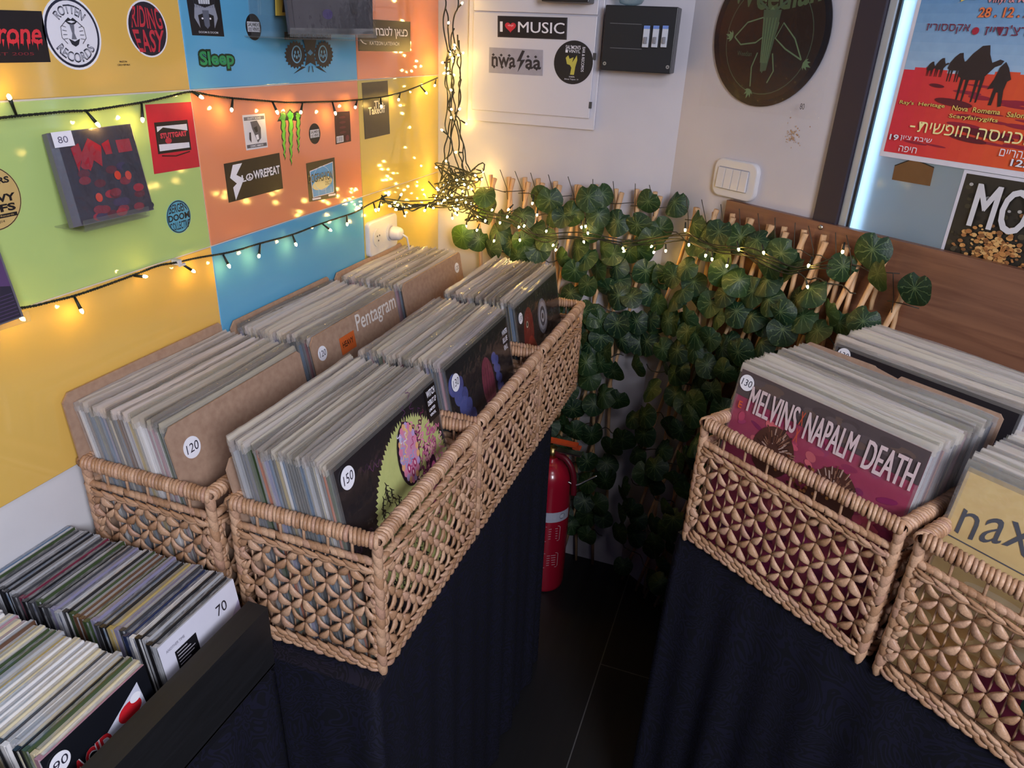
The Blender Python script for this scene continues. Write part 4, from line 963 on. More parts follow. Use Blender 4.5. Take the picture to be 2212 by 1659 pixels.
def disc(mb, pl, cu, cv, r, o0, o1, m, n=28):
    vs = [pl.p3(cu+r*math.cos(2*PI*k/n), cv+r*math.sin(2*PI*k/n), o) for o in (o0, o1) for k in range(n)]
    mb.add(vs, [(k, (k+1) % n, n+(k+1) % n, n+k) for k in range(n)]+[tuple(range(n, 2*n))], m)
cu, cv = WL.px(829, 507, .01); su, _ = WL.px(793, 510, .01); eu, _ = WL.px(862, 500, .01)
root = empty('wall_socket', WL.p3(cu, cv), label='white double wall socket on the tiles above the corner records', cat='wall socket')
b = MB(); plate(b, WL, cu, cv, .148, .086, .012, 0, .011, WHITEPL); onroot(b.build('plate'), root)
DARKG = mat('dark_recess', (.05, .05, .055), .6)
for s_, nm in ((-1, 'outlet'), (1, 'outlet')):
    b = MB(); disc(b, WL, cu+s_*.034, cv, .0225, .0108, .0135, WHITEPL); disc(b, WL, cu+s_*.034, cv, .019, .0134, .0138, mat('socket_face', (.5, .49, .52), .4))
    for dx, dy in ((-.006, .005), (.006, .005), (0, -.007)): disc(b, WL, cu+s_*.034+dx, cv+dy, .0023, .0138, .0142, DARKG, 10)
    onroot(b.build(nm, recalc=False), root)
root = empty('power_plug', WL.p3(cu+.036, cv, .014), label='white round power plug in the right outlet of the wall socket', cat='plug')
b = MB(); Mx = Matrix.Translation(WL.p3(cu+.036, cv-.002, .0142)) @ Vector((1, 0, 0)).to_track_quat('Z', 'Y').to_matrix().to_4x4()
b.lathe([(.018, 0), (.0185, .006), (.0165, .022), (.013, .028), (.006, .030)], WHITEPL, 24, Mx); onroot(b.build('plug_body'), root)
b = MB(); p = WL.p3(cu+.036, cv, .040); b.tube([p, p+Vector((.012, .01, -.012)), p+Vector((.008, .03, -.05)), p+Vector((-.005, .05, -.12))], .0028, WHITEPL, 8); onroot(b.build('lead'), root)

# ------------------------------------------------------------------ distribution boards on the back wall
def onpx(pl, x, y, o): return pl.px(x, y, o)
u0, z0 = WB.px(1020, 258, .0); u1, z1 = WB.px(1300, 272, .0)
root = empty('fuse_box', WB.p3(-.65, CAMZ-.1), label='white recessed fuse box with a door, plastered in sticker labels, left of the black one', cat='fuse box')
b = MB(); wallbox(b, WB, -.828, -.468, CAMZ-.207, CAMZ+.17, 0, .012, GREYMETAL); onroot(b.build('frame', bevel=.002), root)
b = MB(); wallbox(b, WB, -.812, -.482, CAMZ-.178, CAMZ+.060, .012, .020, GREYMETAL); onroot(b.build('door', bevel=.0015), root)
b = MB(); wallbox(b, WB, -.812, -.482, CAMZ+.063, CAMZ+.160, .012, .019, GREYMETAL); onroot(b.build('top_cover', bevel=.0015), root)
for zz in (-.03, -.145):
    b = MB(); wallbox(b, WB, -.485, -.478, CAMZ+zz-.008, CAMZ+zz+.008, .018, .0215, DARKG); onroot(b.build('latch'), root)
g2 = 'stickers on the white fuse box'
a = sticker(WB, quadpx(WB, (1075, 34), (1226, 38), (1224, 86), (1075, 80), off=.0205), '#19161c', 'black bumper sticker with a red heart and bold white capitals', g2, off=.0208)
a.line([(.01, .03), (.99, .03), (.99, .97), (.01, .97), (.01, .03)], .006, C('#5a5862')); a.text('I', .035, .26, .075, .74, WH, .0); a.text('MUSIC', .30, .26, .96, .76, WH, .0); a.text('MUSIC', .304, .26, .964, .76, WH, .0)
hp = []
for i in range(40): t = 2*PI*i/40; hp.append((.19+.0050*16*math.sin(t)**3, .50+.0165*(13*math.cos(t)-5*math.cos(2*t)-2*math.cos(3*t)-math.cos(4*t))))
a.poly(hp, C('#c8303e')); a.text('vinyl', .15, .5, .23, .62, C('#f0d8dc'), 0); fin(a)
a = sticker(WB, quadpx(WB, (1057, 102), (1173, 108), (1172, 164), (1056, 157), off=.0205), '#9a98a6', 'pale grey sticker with black gothic letters and a lightning bolt', g2, off=.0208)
INK2 = C('#2a272e')
a.text('nwa', .05, .26, .50, .66, INK2, .022); a.text('aa', .68, .24, .97, .62, INK2, .022)
for x0_ in (.05, .20, .35, .70, .84): a.poly([(x0_, .72), (x0_+.03, .78), (x0_+.06, .72), (x0_+.03, .66)], INK2); a.poly([(x0_+.02, .26), (x0_+.05, .32), (x0_+.08, .26), (x0_+.05, .18)], INK2)
a.poly([(.62, .95), (.52, .50), (.59, .52), (.54, .08), (.68, .60), (.60, .57), (.67, .93)], INK2); fin(a)
a = sticker(WB, round_quad(WB, 1235, 87, 182, .0205), '#17161b', 'round black sticker with yellow raised hands and white name lettering', g2, off=.0208, shape=circ())
a.text("SAL'MON'S", .28, .80, .66, .89, WH, .01); a.text('VINYL', .36, .72, .66, .79, WH, .01); a.rect(.28, .72, .34, .79, WH)
a.text('BAR & RECORDS', 0, 0, 1, 1, WH, .005, warp=lambda x, y: (.71+.07*y, .86-.56*x)); YL = C('#b9b04c')
a.poly([(.3, .6), (.36, .66), (.4, .58), (.5, .62), (.47, .5), (.54, .6), (.58, .67), (.6, .56), (.56, .4), (.54, .22), (.44, .22), (.46, .38), (.42, .44), (.34, .46)], YL)
a.text('HAIFA', .42, .155, .56, .19, WH, 0); a.text('Shivat Tsiyon 19', .3, .09, .66, .13, WH, 0); fin(a)
D_ = .06
u0, z1 = WB.px(1308, 10, D_); u1, _ = WB.px(1466, 14, D_); ub, z0 = WB.px(1297, 151, D_)
u0 = (u0+ub)/2; z0 += CAMZ*0
root = empty('breaker_box', WB.p3((u0+u1)/2, z0), label='black breaker box with three white switches on the back wall', cat='breaker box')
b = MB(); wallbox(b, WB, u0, u1, z0, z1, 0, D_, BLACKPL); onroot(b.build('housing', bevel=.002), root)
for yy in (50, 103):
    b = MB(); p0 = WB.px(1318, yy, D_); p1 = WB.px(1386, yy+4, D_); wallbox(b, WB, p0[0], p1[0], p0[1]-.0007, p0[1]+.0007, D_-.001, D_+.0008, mat('seam_grey', (.12, .12, .13), .4)); onroot(b.build('cover_seam'), root)
for k in range(3):
    p0 = WB.px(1387+20*k, 102, D_); p1 = WB.px(1406+20*k, 56, D_); mo = MB()
    wallbox(mo, WB, p0[0]+.0004, p1[0]-.0004, p0[1], p1[1], D_, D_+.008, mat('breaker_white', (.55, .57, .64), .35))
    wallbox(mo, WB, p0[0]+.0004, p1[0]-.0004, p1[1]-.007, p1[1]+.0002, D_+.001, D_+.0086, C('#6c8ad0'))
    ob = mo.build('breaker', bevel=.0008); onroot(ob, root)
    t = MB(); m_ = (p0[1]+p1[1])/2-.008; wallbox(t, WB, p0[0]+.004, p1[0]-.004, m_-.007, m_+.007, D_+.008, D_+.014, mat('toggle_grey', (.22, .22, .25), .4)); tg = t.build('toggle', bevel=.0008)
    tg.parent = ob; tg.matrix_parent_inverse = Matrix.Identity(4)
for x, y in ((1306, 137), (1442, 145)):
    u, z = WB.px(x, y, D_); b = MB(); disc(b, WB, u, z, .0042, D_-.0002, D_+.0012, STEEL, 16); disc(b, WB, u, z, .0016, D_+.0012, D_+.0016, BLACKPL, 8); onroot(b.build('screw', recalc=False), root)
# things standing on the boxes, at the top edge of the view
b = MB(); p0 = WB.px(1176, 4, .05); p1 = WB.px(1277, 7, .05); wallbox(b, WB, p0[0], p1[0], p0[1], p0[1]+.09, .02, .075, BLACKPL)
tag(b.build('speaker', bevel=.002), 'black plastic box at the top edge, right above the white fuse box', 'speaker')
p0 = WB.px(1362, 3, .04); b = MB(); b.lathe([(.012, 0), (.026, .004), (.036, .02), (.04, .04), (.036, .06), (.02, .076), (.006, .08)], clear('pale_blue_glass', (.7, .85, .9), .25, .08, False), 24, Matrix.Translation(WB.p3(p0[0], z1+.001, .034)))
tag(b.build('glass_bowl'), 'pale blue crumpled glass bowl standing on the black breaker box', 'glass bowl')

# ------------------------------------------------------------------ record, switch and stain on the right wall
uc = (WC.px(1544, 60, .01)[0]+WC.px(1797, 40, .01)[0])/2; zc = WC.px(1668, 234, .01)[1]+.150
root = empty('picture_disc', WC.p3(uc, zc), label='round dark picture disc in a clear sleeve on the white wall beside the window', cat='record')
a = Art(WC, off=.006, step=.00003); a.slab(circ(uc, zc, .150, 64), C('#16141c', .22), .0025)
GR = C('#5c7858'); GD = C('#3c5240'); BR_ = C('#2c201c', .2)
a.ell(uc, zc, .136, .136, BR_, 60)
a.line([(uc+.112*math.cos(t/20*PI), zc-.012+.112*math.sin(t/20*PI)) for t in range(41)], .0016, GD)
GT = C('#4c6440')
a.text('Weedian', uc-.115, zc+.055, uc+.115, zc+.112, C('#42563a'), .02, warp=lambda x, y: (x, y-.012*math.cos((x-uc)*18)))
def leaf3(x, y, s, ang):
    for k in range(-2, 3):
        t = ang+k*.5; l = s*(1-.16*abs(k)); a.poly([(x, y), (x+l*.5*math.cos(t)-.16*l*math.sin(t), y+l*.5*math.sin(t)+.16*l*math.cos(t)), (x+l*math.cos(t), y+l*math.sin(t)), (x+l*.5*math.cos(t)+.16*l*math.sin(t), y+l*.5*math.sin(t)-.16*l*math.cos(t))], GR)
for x, y, an in ((-.095, -.01, 2.9), (.1, -.055, -.4), (-.025, -.115, -1.9)): leaf3(uc+x, zc+y, .022, an)
for L_ in ([(-.09, -.01), (-.06, .02), (-.02, .03), (.0, .0), (-.03, -.02), (-.07, -.025), (-.09, -.01)], [(.095, -.05), (.07, -.01), (.035, .02), (.02, -.01), (.05, -.03), (.095, -.05)],
           [(-.02, .06), (-.03, .09)], [(.0, .05), (-.012, .02), (-.01, -.04), (.0, -.08), (.012, -.04), (.022, .02), (.0, .05)], [(-.02, -.04), (-.03, -.07), (-.025, -.11)], [(.02, -.04), (.03, -.075), (.018, -.1)]):
    a.line([(uc+x, zc+y) for x, y in L_], .003, GR)
a.poly([(uc+x, zc+y) for x, y in ((-.022, .045), (.024, .045), (.02, .0), (.01, -.075), (-.005, -.078), (-.016, .0))], GD)
for i in range(5): a.line([(uc-.018+.008*i, zc+.03), (uc-.008+.004*i, zc-.06)], .0018, GR)
for s_ in (-1, 1): a.line([(uc+s_*.01, zc+.045), (uc+s_*.035, zc+.062), (uc+s_*.02, zc+.075)], .006, GD)
a.text('Weedian', uc-.075, zc-.048, uc-.035, zc-.038, GD, 0)
onroot(a.build('disc'), root)
def wp(x, y, o): return WC.p3(*WC.px(x, y, o), o)
n = 24; b = MB(); U0, U1 = uc-.162, uc+.168; Z0, Z1 = zc-.162, zc+.16
for o_, sd in ((.012, 5), ):
    vs = [WC.p3(U0+(U1-U0)*i/(n-1), Z0+(Z1-Z0)*j/(n-1)-.012*i/(n-1)*0, o_+.004*noise.noise(Vector((i*.35, j*.12, sd)))*(.4+.6*min(1, abs(i/(n-1)-.5)*2)) ) for j in range(n) for i in range(n)]
    b.add(vs, [(j*n+i, j*n+i+1, (j+1)*n+i+1, (j+1)*n+i) for j in range(n-1) for i in range(n-1)], clear('picture_disc_film', (.995, .995, .995), .008, .07, True, .015), True)
onroot(b.build('plastic_sleeve', recalc=False), root)
a = Art(WC, off=.0175); u, z = WC.px(1727, 236, .0175); a.text('80', u, z, u+.011, z+.012, C('#3a3640'), 0); onroot(a.build('price_mark', label='handwritten price 80 on the sleeve'), root)
a = Art(WC, off=.0004, step=.00002); rr = random.Random(4); u, z = WC.px(1712, 296)
for i in range(70):
    q, r_ = rr.uniform(0, 2*PI), abs(rr.gauss(0, .013)); a.ell(u+r_*math.cos(q), z+r_*math.sin(q)*1.2, rr.uniform(.0006, .0022), rr.uniform(.0006, .002), C(rr.choice(['#b89a82', '#c0a48e', '#a88468'])), 8)
a.build('trim_2', kind='structure')
pu, pz = WC.px(1587, 388, .008); w_ = .128; h_ = .088
root = empty('light_switch', WC.p3(pu, pz), label='white four-rocker light switch on the right wall, above the leaf trellis', cat='light switch')
b = MB(); plate(b, WC, pu, pz, w_, h_, .022, 0, .011, WHITEPL); onroot(b.build('plate'), root)
b = MB(); plate(b, WC, pu-.004, pz, .092, .052, .003, .010, .0125, mat('switch_seam', (.3, .29, .33), .5)); onroot(b.build('bezel'), root)
for k in range(4):
    x0 = pu-.004-.045+.0225*k; b = MB(); v = [WC.p3(x0+dx, pz+dz, o) for dz, o in ((-.0235, .0175), (.0235, .0145)) for dx in (.0006, .0219)]; v2 = [WC.p3(x0+dx, pz+dz, .0125) for dz in (-.0235, .0235) for dx in (.0006, .0219)]
    b.add(v+v2, [(0, 1, 3, 2), (0, 4, 5, 1), (2, 3, 7, 6), (0, 2, 6, 4), (1, 5, 7, 3)], WHITEPL); onroot(b.build('rocker', bevel=.0008), root)

# ------------------------------------------------------------------ posters on the window
OP = -.004
def bx(x0, y0, x1, y1): a_, b_ = WC.px(x0, y0, OP+.001); c_, d_ = WC.px(x1, y1, OP+.001); return a_, b_, c_, d_
u0, z0 = WC.px(1899, 336, OP); pw, ph = .30, .42
root = None
a = Art(WC, off=OP, step=.00003)
a.slab([(u0, z0), (u0+pw, z0-.001), (u0+pw, z0+ph), (u0, z0+ph)], C('#d4d0da'), .0004)
m_ = .0075; X0, X1, Y0, Y1 = u0+m_, u0+pw-m_, z0+m_+.002, z0+ph-m_
hz0 = WC.px(1960, 150, OP)[1]; N = 26
sky = [(44, 106, 168), (150, 178, 206)]
for i in range(16):                                                # printed sky, banded as ink
    t = i/15; c_ = '#%02x%02x%02x' % tuple(int(sky[0][k]*(1-t)+sky[1][k]*t) for k in range(3)); ya = Y1-(Y1-hz0)*i/16; yb = Y1-(Y1-hz0)*(i+1)/16; a.rect(X0, yb, X1, ya, C(c_))
a.k -= 0
for i in range(14):
    t = i/13; c_ = '#%02x%02x%02x' % (int(206+(216-206)*t), int(44+(92-44)*t), int(62+(40-62)*t)); xa = X0+(X1-X0)*i/14; xb = X0+(X1-X0)*(i+1)/14; a.rect(xa, Y0, xb, hz0+.006*math.sin(i*.9), C(c_))
rr = random.Random(2)
for i in range(18): a.ell(X0+.05+rr.uniform(0, .2), Y0+rr.uniform(.02, hz0-Y0-.02), rr.uniform(.01, .04), rr.uniform(.0015, .004), C('#8c1a34'), 14, rot=-.06)
DS = C('#231519')
def beast(px, py, s):                                              # plain pack-animal silhouette: hump, neck, legs, shadow
    u, z = WC.px(px, py, OP)
    P_ = lambda L_: [(u+x*s, z+y*s) for x, y in L_]
    a.poly(P_([(-.5, .1), (-.42, .45), (-.2, .8), (.05, 1.05), (.28, 1.08), (.36, .8), (.5, .55), (.72, .66), (.86, .62), (.8, .5), (.62, .42), (.45, .2), (.3, .0), (-.3, -.02)]), DS)
    for x in (-.38, -.2, .12, .28): a.poly(P_([(x, .1), (x+.12, .1), (x+.07, -.7), (x+.02, -.72)]), DS)
for px, py, s in ((2100, 172, .052), (2063, 152, .027), (2030, 150, .018), (2010, 152, .014)): beast(px, py, s)
u, z = WC.px(2158, 190, OP); s = .036
a.poly([(u+x*s, z+y*s) for x, y in ((-.2, .9), (0, 1.15), (.2, .9), (.45, .4), (.3, .3), (.25, -.1), (.35, -.8), (.2, -.85), (.05, -.2), (-.05, -.2), (-.1, -.8), (-.25, -.8), (-.2, 0), (-.5, -.1), (-.3, .4))], DS)
for (px, py), w2, h2 in (((2060, 222), .035, .006), ((2025, 185), .014, .003), ((2130, 290), .05, .006), ((2090, 300), .035, .005)):
    u, z = WC.px(px, py, OP); a.ell(u, z, w2, h2, C('#5a1024'), 20, rot=-.1)
YT = C('#e2c868'); OR_ = C('#e07848')
def pt(t, x0, y0, x1, y1, m, bold=.0, outline=None, ow=.03):
    q = bx(x0, y0, x1, y1); a.text(t, q[0], q[1], q[2], q[3] if y1 is not None else 0, m, bold, outline=outline, ow=ow)
def ptl(t, x0, y0, x1, h, m, bold=0., outline=None, ow=.03):       # left baseline pixel, right end pixel x, height in metres
    u_, z_ = WC.px(x0, y0, OP); u2, _ = WC.px(x1, y0+(x1-x0)*.14, OP); a.text(t, u_, z_, u2, z_+h, m, bold, outline=outline, ow=ow)
ptl('Vinyl & Mo', 2131, 10, 2222, .012, C('#d8949c'), .01, C('#3c2430')); ptl('28 . 12 . 2', 2113, 38, 2222, .016, OR_, .02, C('#5c1c24'))
a.poly([(WC.px(x, y, OP)) for x, y in ((2068, 8), (2078, 4), (2074, -16), (2120, -20), (2110, 0), (2090, -2))], YT)
ptl(heb('אקססוריז'), 2000, 72, 2090, .016, C('#6c1434'), .0); u, z = WC.px(2109, 67, OP); a.ell(u, z, .006, .006, C('#a02038'), 20)
ptl(heb("מרצ'נדייז"), 2127, 76, 2235, .016, C('#6c1434'), .0)
ptl("Ray's  Heritage", 1944, 226, 2040, .0085, YT, .01, C('#4c1c24')); ptl('Nova  Romema', 2058, 238, 2160, .0085, YT, .01, C('#4c1c24')); ptl("Salomon's", 2176, 252, 2250, .0085, YT, .01, C('#4c1c24')); ptl('Scaryfairygifts', 2051, 256, 2155, .0085, YT, .01, C('#4c1c24'))
ptl(heb('הכניסה חופשית'), 1983, 285, 2232, .019, C('#f0e6a0'), .0); ptl('-', 1968, 274, 1979, .003, C('#f0e6a0'), .02)
ptl('19', 1923, 301, 1942, .0105, WH, .02, C('#3c1824')); ptl(heb('שיבת ציון'), 1946, 303, 2013, .010, WH, .0); ptl(heb('חיפה'), 1943, 326, 1981, .0105, WH, .0)
ptl(heb('צהריים'), 2160, 336, 2222, .012, WH, 0); ptl('12:00', 2184, 358, 2250, .012, WH, .02, C('#3c1824'))
a.build('poster', label='red desert concert poster with animal silhouettes and Hebrew lettering on the window', cat='poster')
a = Art(WC, off=OP-.0012); q = [WC.px(x, y, OP) for x, y in ((1926, 388), (1932, 358), (1972, 343), (2017, 362), (2008, 402))]; a.slab(q, C('#6e4c2c'), .0006)
a.line([q[1], q[2], q[3]], .0022, K)
a.build('card', label='brown torn card stuck on the window between the two posters', cat='card')
u0, _ = WC.px(2083, 366, OP-.001); z1 = WC.px(2083, 366, OP-.001)[1]
a = Art(WC, off=OP-.0015, step=.00001); a.slab([(u0, 1.20), (u0+.42, 1.20), (u0+.42, z1-.002), (u0, z1)], C('#cfccd6'), .0004)
a.rect(u0+.006, 1.2, u0+.42, z1-.006, C('#2b2620')); rr = random.Random(12)
for i in range(260):
    x, y = u0+.01+rr.uniform(0, .3), 1.2+rr.uniform(0, z1-1.212)
    up_ = y > z1-.06; c_ = rr.choice(['#201c18', '#332c22', '#3c3628', '#a8a4a0' if up_ else '#2e281e', '#4a4232', '#1a1816']); r_ = rr.uniform(.002, .007); a.ell(x, min(y, z1-.016), r_, r_*.8, C(c_), 8)
for i in range(300):
    x = u0+.02+abs(rr.gauss(.075, .03)); y = min(z1-.045, max(1.2, rr.gauss(1.268, .024))); r_ = rr.uniform(.002, .006); a.ell(x, y, r_, r_*.7, C(rr.choice(['#b88048', '#a06a3c', '#c89458', '#7c5230', '#d0a468'])), 8)
a.text('MO', u0+.034, z1-.096, u0+.128, z1-.018, C('#cfcdd2'), .0); a.text('MO', u0+.037, z1-.096, u0+.131, z1-.018, C('#cfcdd2'), .0)
a.poly([(u0+.10, 1.2), (u0+.13, 1.225), (u0+.17, 1.24), (u0+.2, 1.2)], C('#3a2634'))
a.build('poster', label='dark autumn-leaf poster with huge white capitals at the right edge of the window', cat='poster')

# ------------------------------------------------------------------ willow trellis with artificial leaves
def f_leaf(n):
    uv = n.add('ShaderNodeUVMap'); s = n.add('ShaderNodeSeparateXYZ', {0: uv.outputs[0]})
    M2 = lambda op, a, b_=None, c=None: n.add('ShaderNodeMath', {k: v for k, v in ((0, a), (1, b_), (2, c)) if v is not None}, operation=op).outputs[0]
    an = M2('ARCTAN2', s.outputs[0], s.outputs[1]); rad = n.add('ShaderNodeVectorMath', {0: uv.outputs[0]}, operation='LENGTH').outputs['Value']
    t = n.add('ShaderNodeTexNoise', {'Vector': uv.outputs[0], 'Scale': 4, 'Detail': 3})
    wob = M2('MULTIPLY_ADD', t.outputs[0], .9, -.45)
    fr_ = M2('FRACT', M2('MULTIPLY', M2('ADD', an, M2('MULTIPLY', wob, rad)), 1.75)); d = M2('ABSOLUTE', M2('SUBTRACT', fr_, .5)); wid = M2('MULTIPLY', d, rad)
    vein = n.ramp(wid, [(.012, (1, 1, 1)), (.05, (0, 0, 0))])
    g = n.add('ShaderNodeNewGeometry'); base = n.ramp(g.outputs['Random Per Island'], [(0, (.008, .030, .016)), (.5, (.012, .042, .018)), (.85, (.02, .055, .018)), (1, (.035, .075, .025))])
    fade = M2('MULTIPLY', vein, .55)
    n.link(n.mix(fade, base, (.20, .30, .12)), 'Base Color'); n.b.inputs['Roughness'].default_value = .5
    v = n.add('ShaderNodeTexVoronoi', {'Vector': uv.outputs[0], 'Scale': 9}); n.bump(v.outputs['Distance'], .4, .001)
    tl = n.add('ShaderNodeBsdfTranslucent', {0: (.10, .22, .03, 1)}); mx = n.add('ShaderNodeMixShader', {0: .28})
    n.t.links.new(n.b.outputs[0], mx.inputs[1]); n.t.links.new(tl.outputs[0], mx.inputs[2]); n.t.links.new(mx.outputs[0], n.n['Material Output'].inputs[0])
LEAF = mat('artificial_leaf', fn=f_leaf)
TWIG = mat('thin_brown_wire', (.035, .028, .018), .6)
def leaf(mb, P, nrm, upv, r, rr, cup=.25):
    nrm = nrm.normalized(); s = upv.cross(nrm).normalized(); u = nrm.cross(s)
    K = 24; vs = [P]; uvs = [(0.001, 0.001)]; ph = rr.uniform(0, 6); bend = rr.uniform(-.5, .5); q2 = rr.uniform(-.35, .35)
    for ring in (.35, .7, 1.0):
        for k in range(K):
            th = 2*PI*(k+.5)/K; notch = 1-.42*math.exp(-((th-PI)/.22)**2); R_ = r*ring*(1+.12*math.cos(th))*(notch if ring > .3 else 1)*(1+.025*math.sin(5*th+ph))
            x, y = R_*math.sin(th)*.96, -R_*math.cos(th)*-1
            y = R_*math.cos(th)
            z = -cup*r*ring**2+bend*x*x/r+q2*x*y/r+.035*r*math.sin(6*th+ph)*ring
            vs.append(P+s*x-u*y+u*r*.25+nrm*z); uvs.append((ring*math.sin(th), ring*math.cos(th)))
    fs = [(0, 1+k, 1+(k+1) % K) for k in range(K)]+[(1+i*K+k, 1+i*K+(k+1) % K, 1+(i+1)*K+(k+1) % K, 1+(i+1)*K+k)[::-1] for i in range(2) for k in range(K)]
    vs[0] = P+u*r*.25
    mb.add(vs, fs, LEAF, True, uv=uvs)
def trellis(pl, us, ztops, slant, label, lf, rnd, seed, umin, umax):
    rr = random.Random(seed); root = empty('leaf_trellis', pl.p3(us[0], 0), label=label, cat='leaf trellis')
    for u, zt in zip(us, ztops):
        for lay, sg in ((0, .2), (1, 1)):
            sl = (slant[lay])+rr.uniform(-.015, .015); t0 = u+(-.004 if lay == 0 else .012); L_ = zt-.006
            if sl < 0: L_ = min(L_, (t0-umin)/-sl)
            elif sl > 0: L_ = min(L_, (umax-t0)/sl) if umax > t0 else .1
            L_ = max(L_, .12); top = pl.p3(t0, zt+rr.uniform(-.006, .006), .036+.013*lay); bot = pl.p3(t0+sl*L_, zt-L_, .030+.013*lay)
            b = MB(); n = 7; w0 = .0054
            pts = [top.lerp(bot, i/(n-1))+pl.u*rr.uniform(-.002, .002) for i in range(n)]
            b.tube(pts, [w0*(1.25 if i == 0 else .92 if i > 0 else 1) for i in range(n)], WILLOW, 7, smooth=True); onroot(b.build('willow_rod', recalc=False), root)
    b = MB()
    for u, zt in zip(us, ztops):
        z = zt-.035
        b.tube([pl.p3(u-.012, z, .062), pl.p3(u+.018, z+.004, .064), pl.p3(u+.05, z+rr.uniform(-.01, .012), .060)], .0011, TWIG, 5)
        b.tube([pl.p3(u-.012+rr.uniform(-.01, .01), zt+.025, .075), pl.p3(u, z+.01, .066), pl.p3(u+.002, z-.02, .062)], .0010, TWIG, 5)
    n = 40
    for zc in [ztops[0]-.08-.125*k for k in range(9)]:
        pts = [pl.p3(umin+(umax-umin)*i/(n-1), zc+.025*noise.noise(Vector((i*.3, zc*5, seed)))+.0, .062+.008*math.sin(i)) for i in range(n)]
        if zc > .03: b.tube(pts, .0016, TWIG, 5)
    onroot(b.build('vine_stems', recalc=False, kind='stuff'), root)
    b = MB()
    def put(u, z, off, r):
        nr = (pl.n+pl.u*rr.gauss(0, .38)+Vector((0, 0, 1))*rr.gauss(.22, .32)).normalized(); up = (Vector((0, 0, 1))+pl.u*rr.gauss(0, .55)).normalized()
        leaf(b, pl.p3(u, z, off), nr, up, r, rr)
    for x, y, rp in lf:
        off = rr.uniform(.068, .10); u, z = pl.px(x, y, off); put(u, z, off, rp)
    for z in rnd:
        u = umin+rr.uniform(0, .03)
        while u < umax:
            if rr.random() < .93: put(u+rr.uniform(-.014, .014), z+rr.uniform(-.028, .028), rr.uniform(.066, .11), rr.uniform(.031, .040))
            u += .053
    onroot(b.build('leaves', recalc=False, kind='stuff'), root); return root
LB = [(996, 516), (1032, 522), (1045, 425), (1052, 458), (1080, 478), (1075, 505), (1105, 530), (1128, 470), (1130, 522), (1152, 500), (1165, 430), (1186, 438), (1190, 470), (1160, 542), (1215, 470), (1245, 541), (1230, 465),
      (1272, 432), (1303, 424), (1290, 470), (1285, 505), (1330, 485), (1381, 490), (1358, 548), (1320, 552), (1300, 540), (1397, 440), (1407, 522), (1454, 443), (1430, 500), (1330, 582), (1393, 592), (1385, 545), (1290, 588),
      (1310, 627), (1335, 645), (1365, 645), (1405, 640), (1268, 620), (1265, 680), (1285, 685), (1348, 697), (1250, 730), (1300, 735), (1385, 745), (1420, 660), (1440, 600), (1210, 560), (1240, 590), (1230, 640), (1262, 560), (1345, 740), (1410, 700), (1340, 610), (1375, 700), (1120, 560), (1060, 545), (1180, 520)]
LC = [(1495, 490), (1522, 505), (1550, 508), (1500, 530), (1530, 540), (1600, 520), (1628, 522), (1652, 535), (1680, 552), (1703, 580), (1478, 580), (1500, 615), (1512, 650), (1470, 630), (1455, 650), (1450, 600), (1590, 610), (1560, 595), (1620, 635), (1650, 612), (1660, 655), (1690, 680), (1650, 700),
      (1620, 690), (1745, 630), (1788, 680), (1812, 705), (1818, 583), (1880, 548), (1897, 600), (1974, 632), (1860, 702), (1590, 680), (1545, 690), (1530, 735), (1562, 760), (1600, 760), (1640, 745), (1570, 800), (1500, 760), (1480, 720), (1510, 815), (1540, 850), (1600, 800), (1690, 720), (1730, 690), (1760, 720), (1480, 690), (1450, 700), (1470, 800), (1500, 870), (1720, 650), (1560, 560), (1660, 580), (1560, 640), (1530, 660)]
rr = random.Random(77)
ub = [WB.px(x, 400, .04)[0] for x in (1030, 1062, 1102, 1135, 1165, 1203, 1247, 1288, 1336, 1380, 1421)]
trellis(WB, ub, [CAMZ-.345]*len(ub), (.08, -.15), 'expanding willow trellis with round artificial leaves on the back wall', [(x, y, rr.uniform(.031, .039)) for x, y in LB],
        [CAMZ-.70-.072*k for k in range(11)], 41, -.70, BEND-.06)
uc_ = [WC.px(x, 480, .04)[0] for x in (1500, 1540, 1579, 1618, 1663, 1697, 1741, 1786, 1839, 1876, 1928)]+[WC.px(1965, 570, .04)[0]]
trellis(WC, uc_, [CAMZ-.352]*11+[CAMZ-.40], (.01, -.24), 'expanding willow trellis with dark artificial leaves in front of the brown board', [(x, y, rr.uniform(.031, .038)) for x, y in LC],
        [CAMZ-.66-.072*k for k in range(12)], 42, .055, .60)

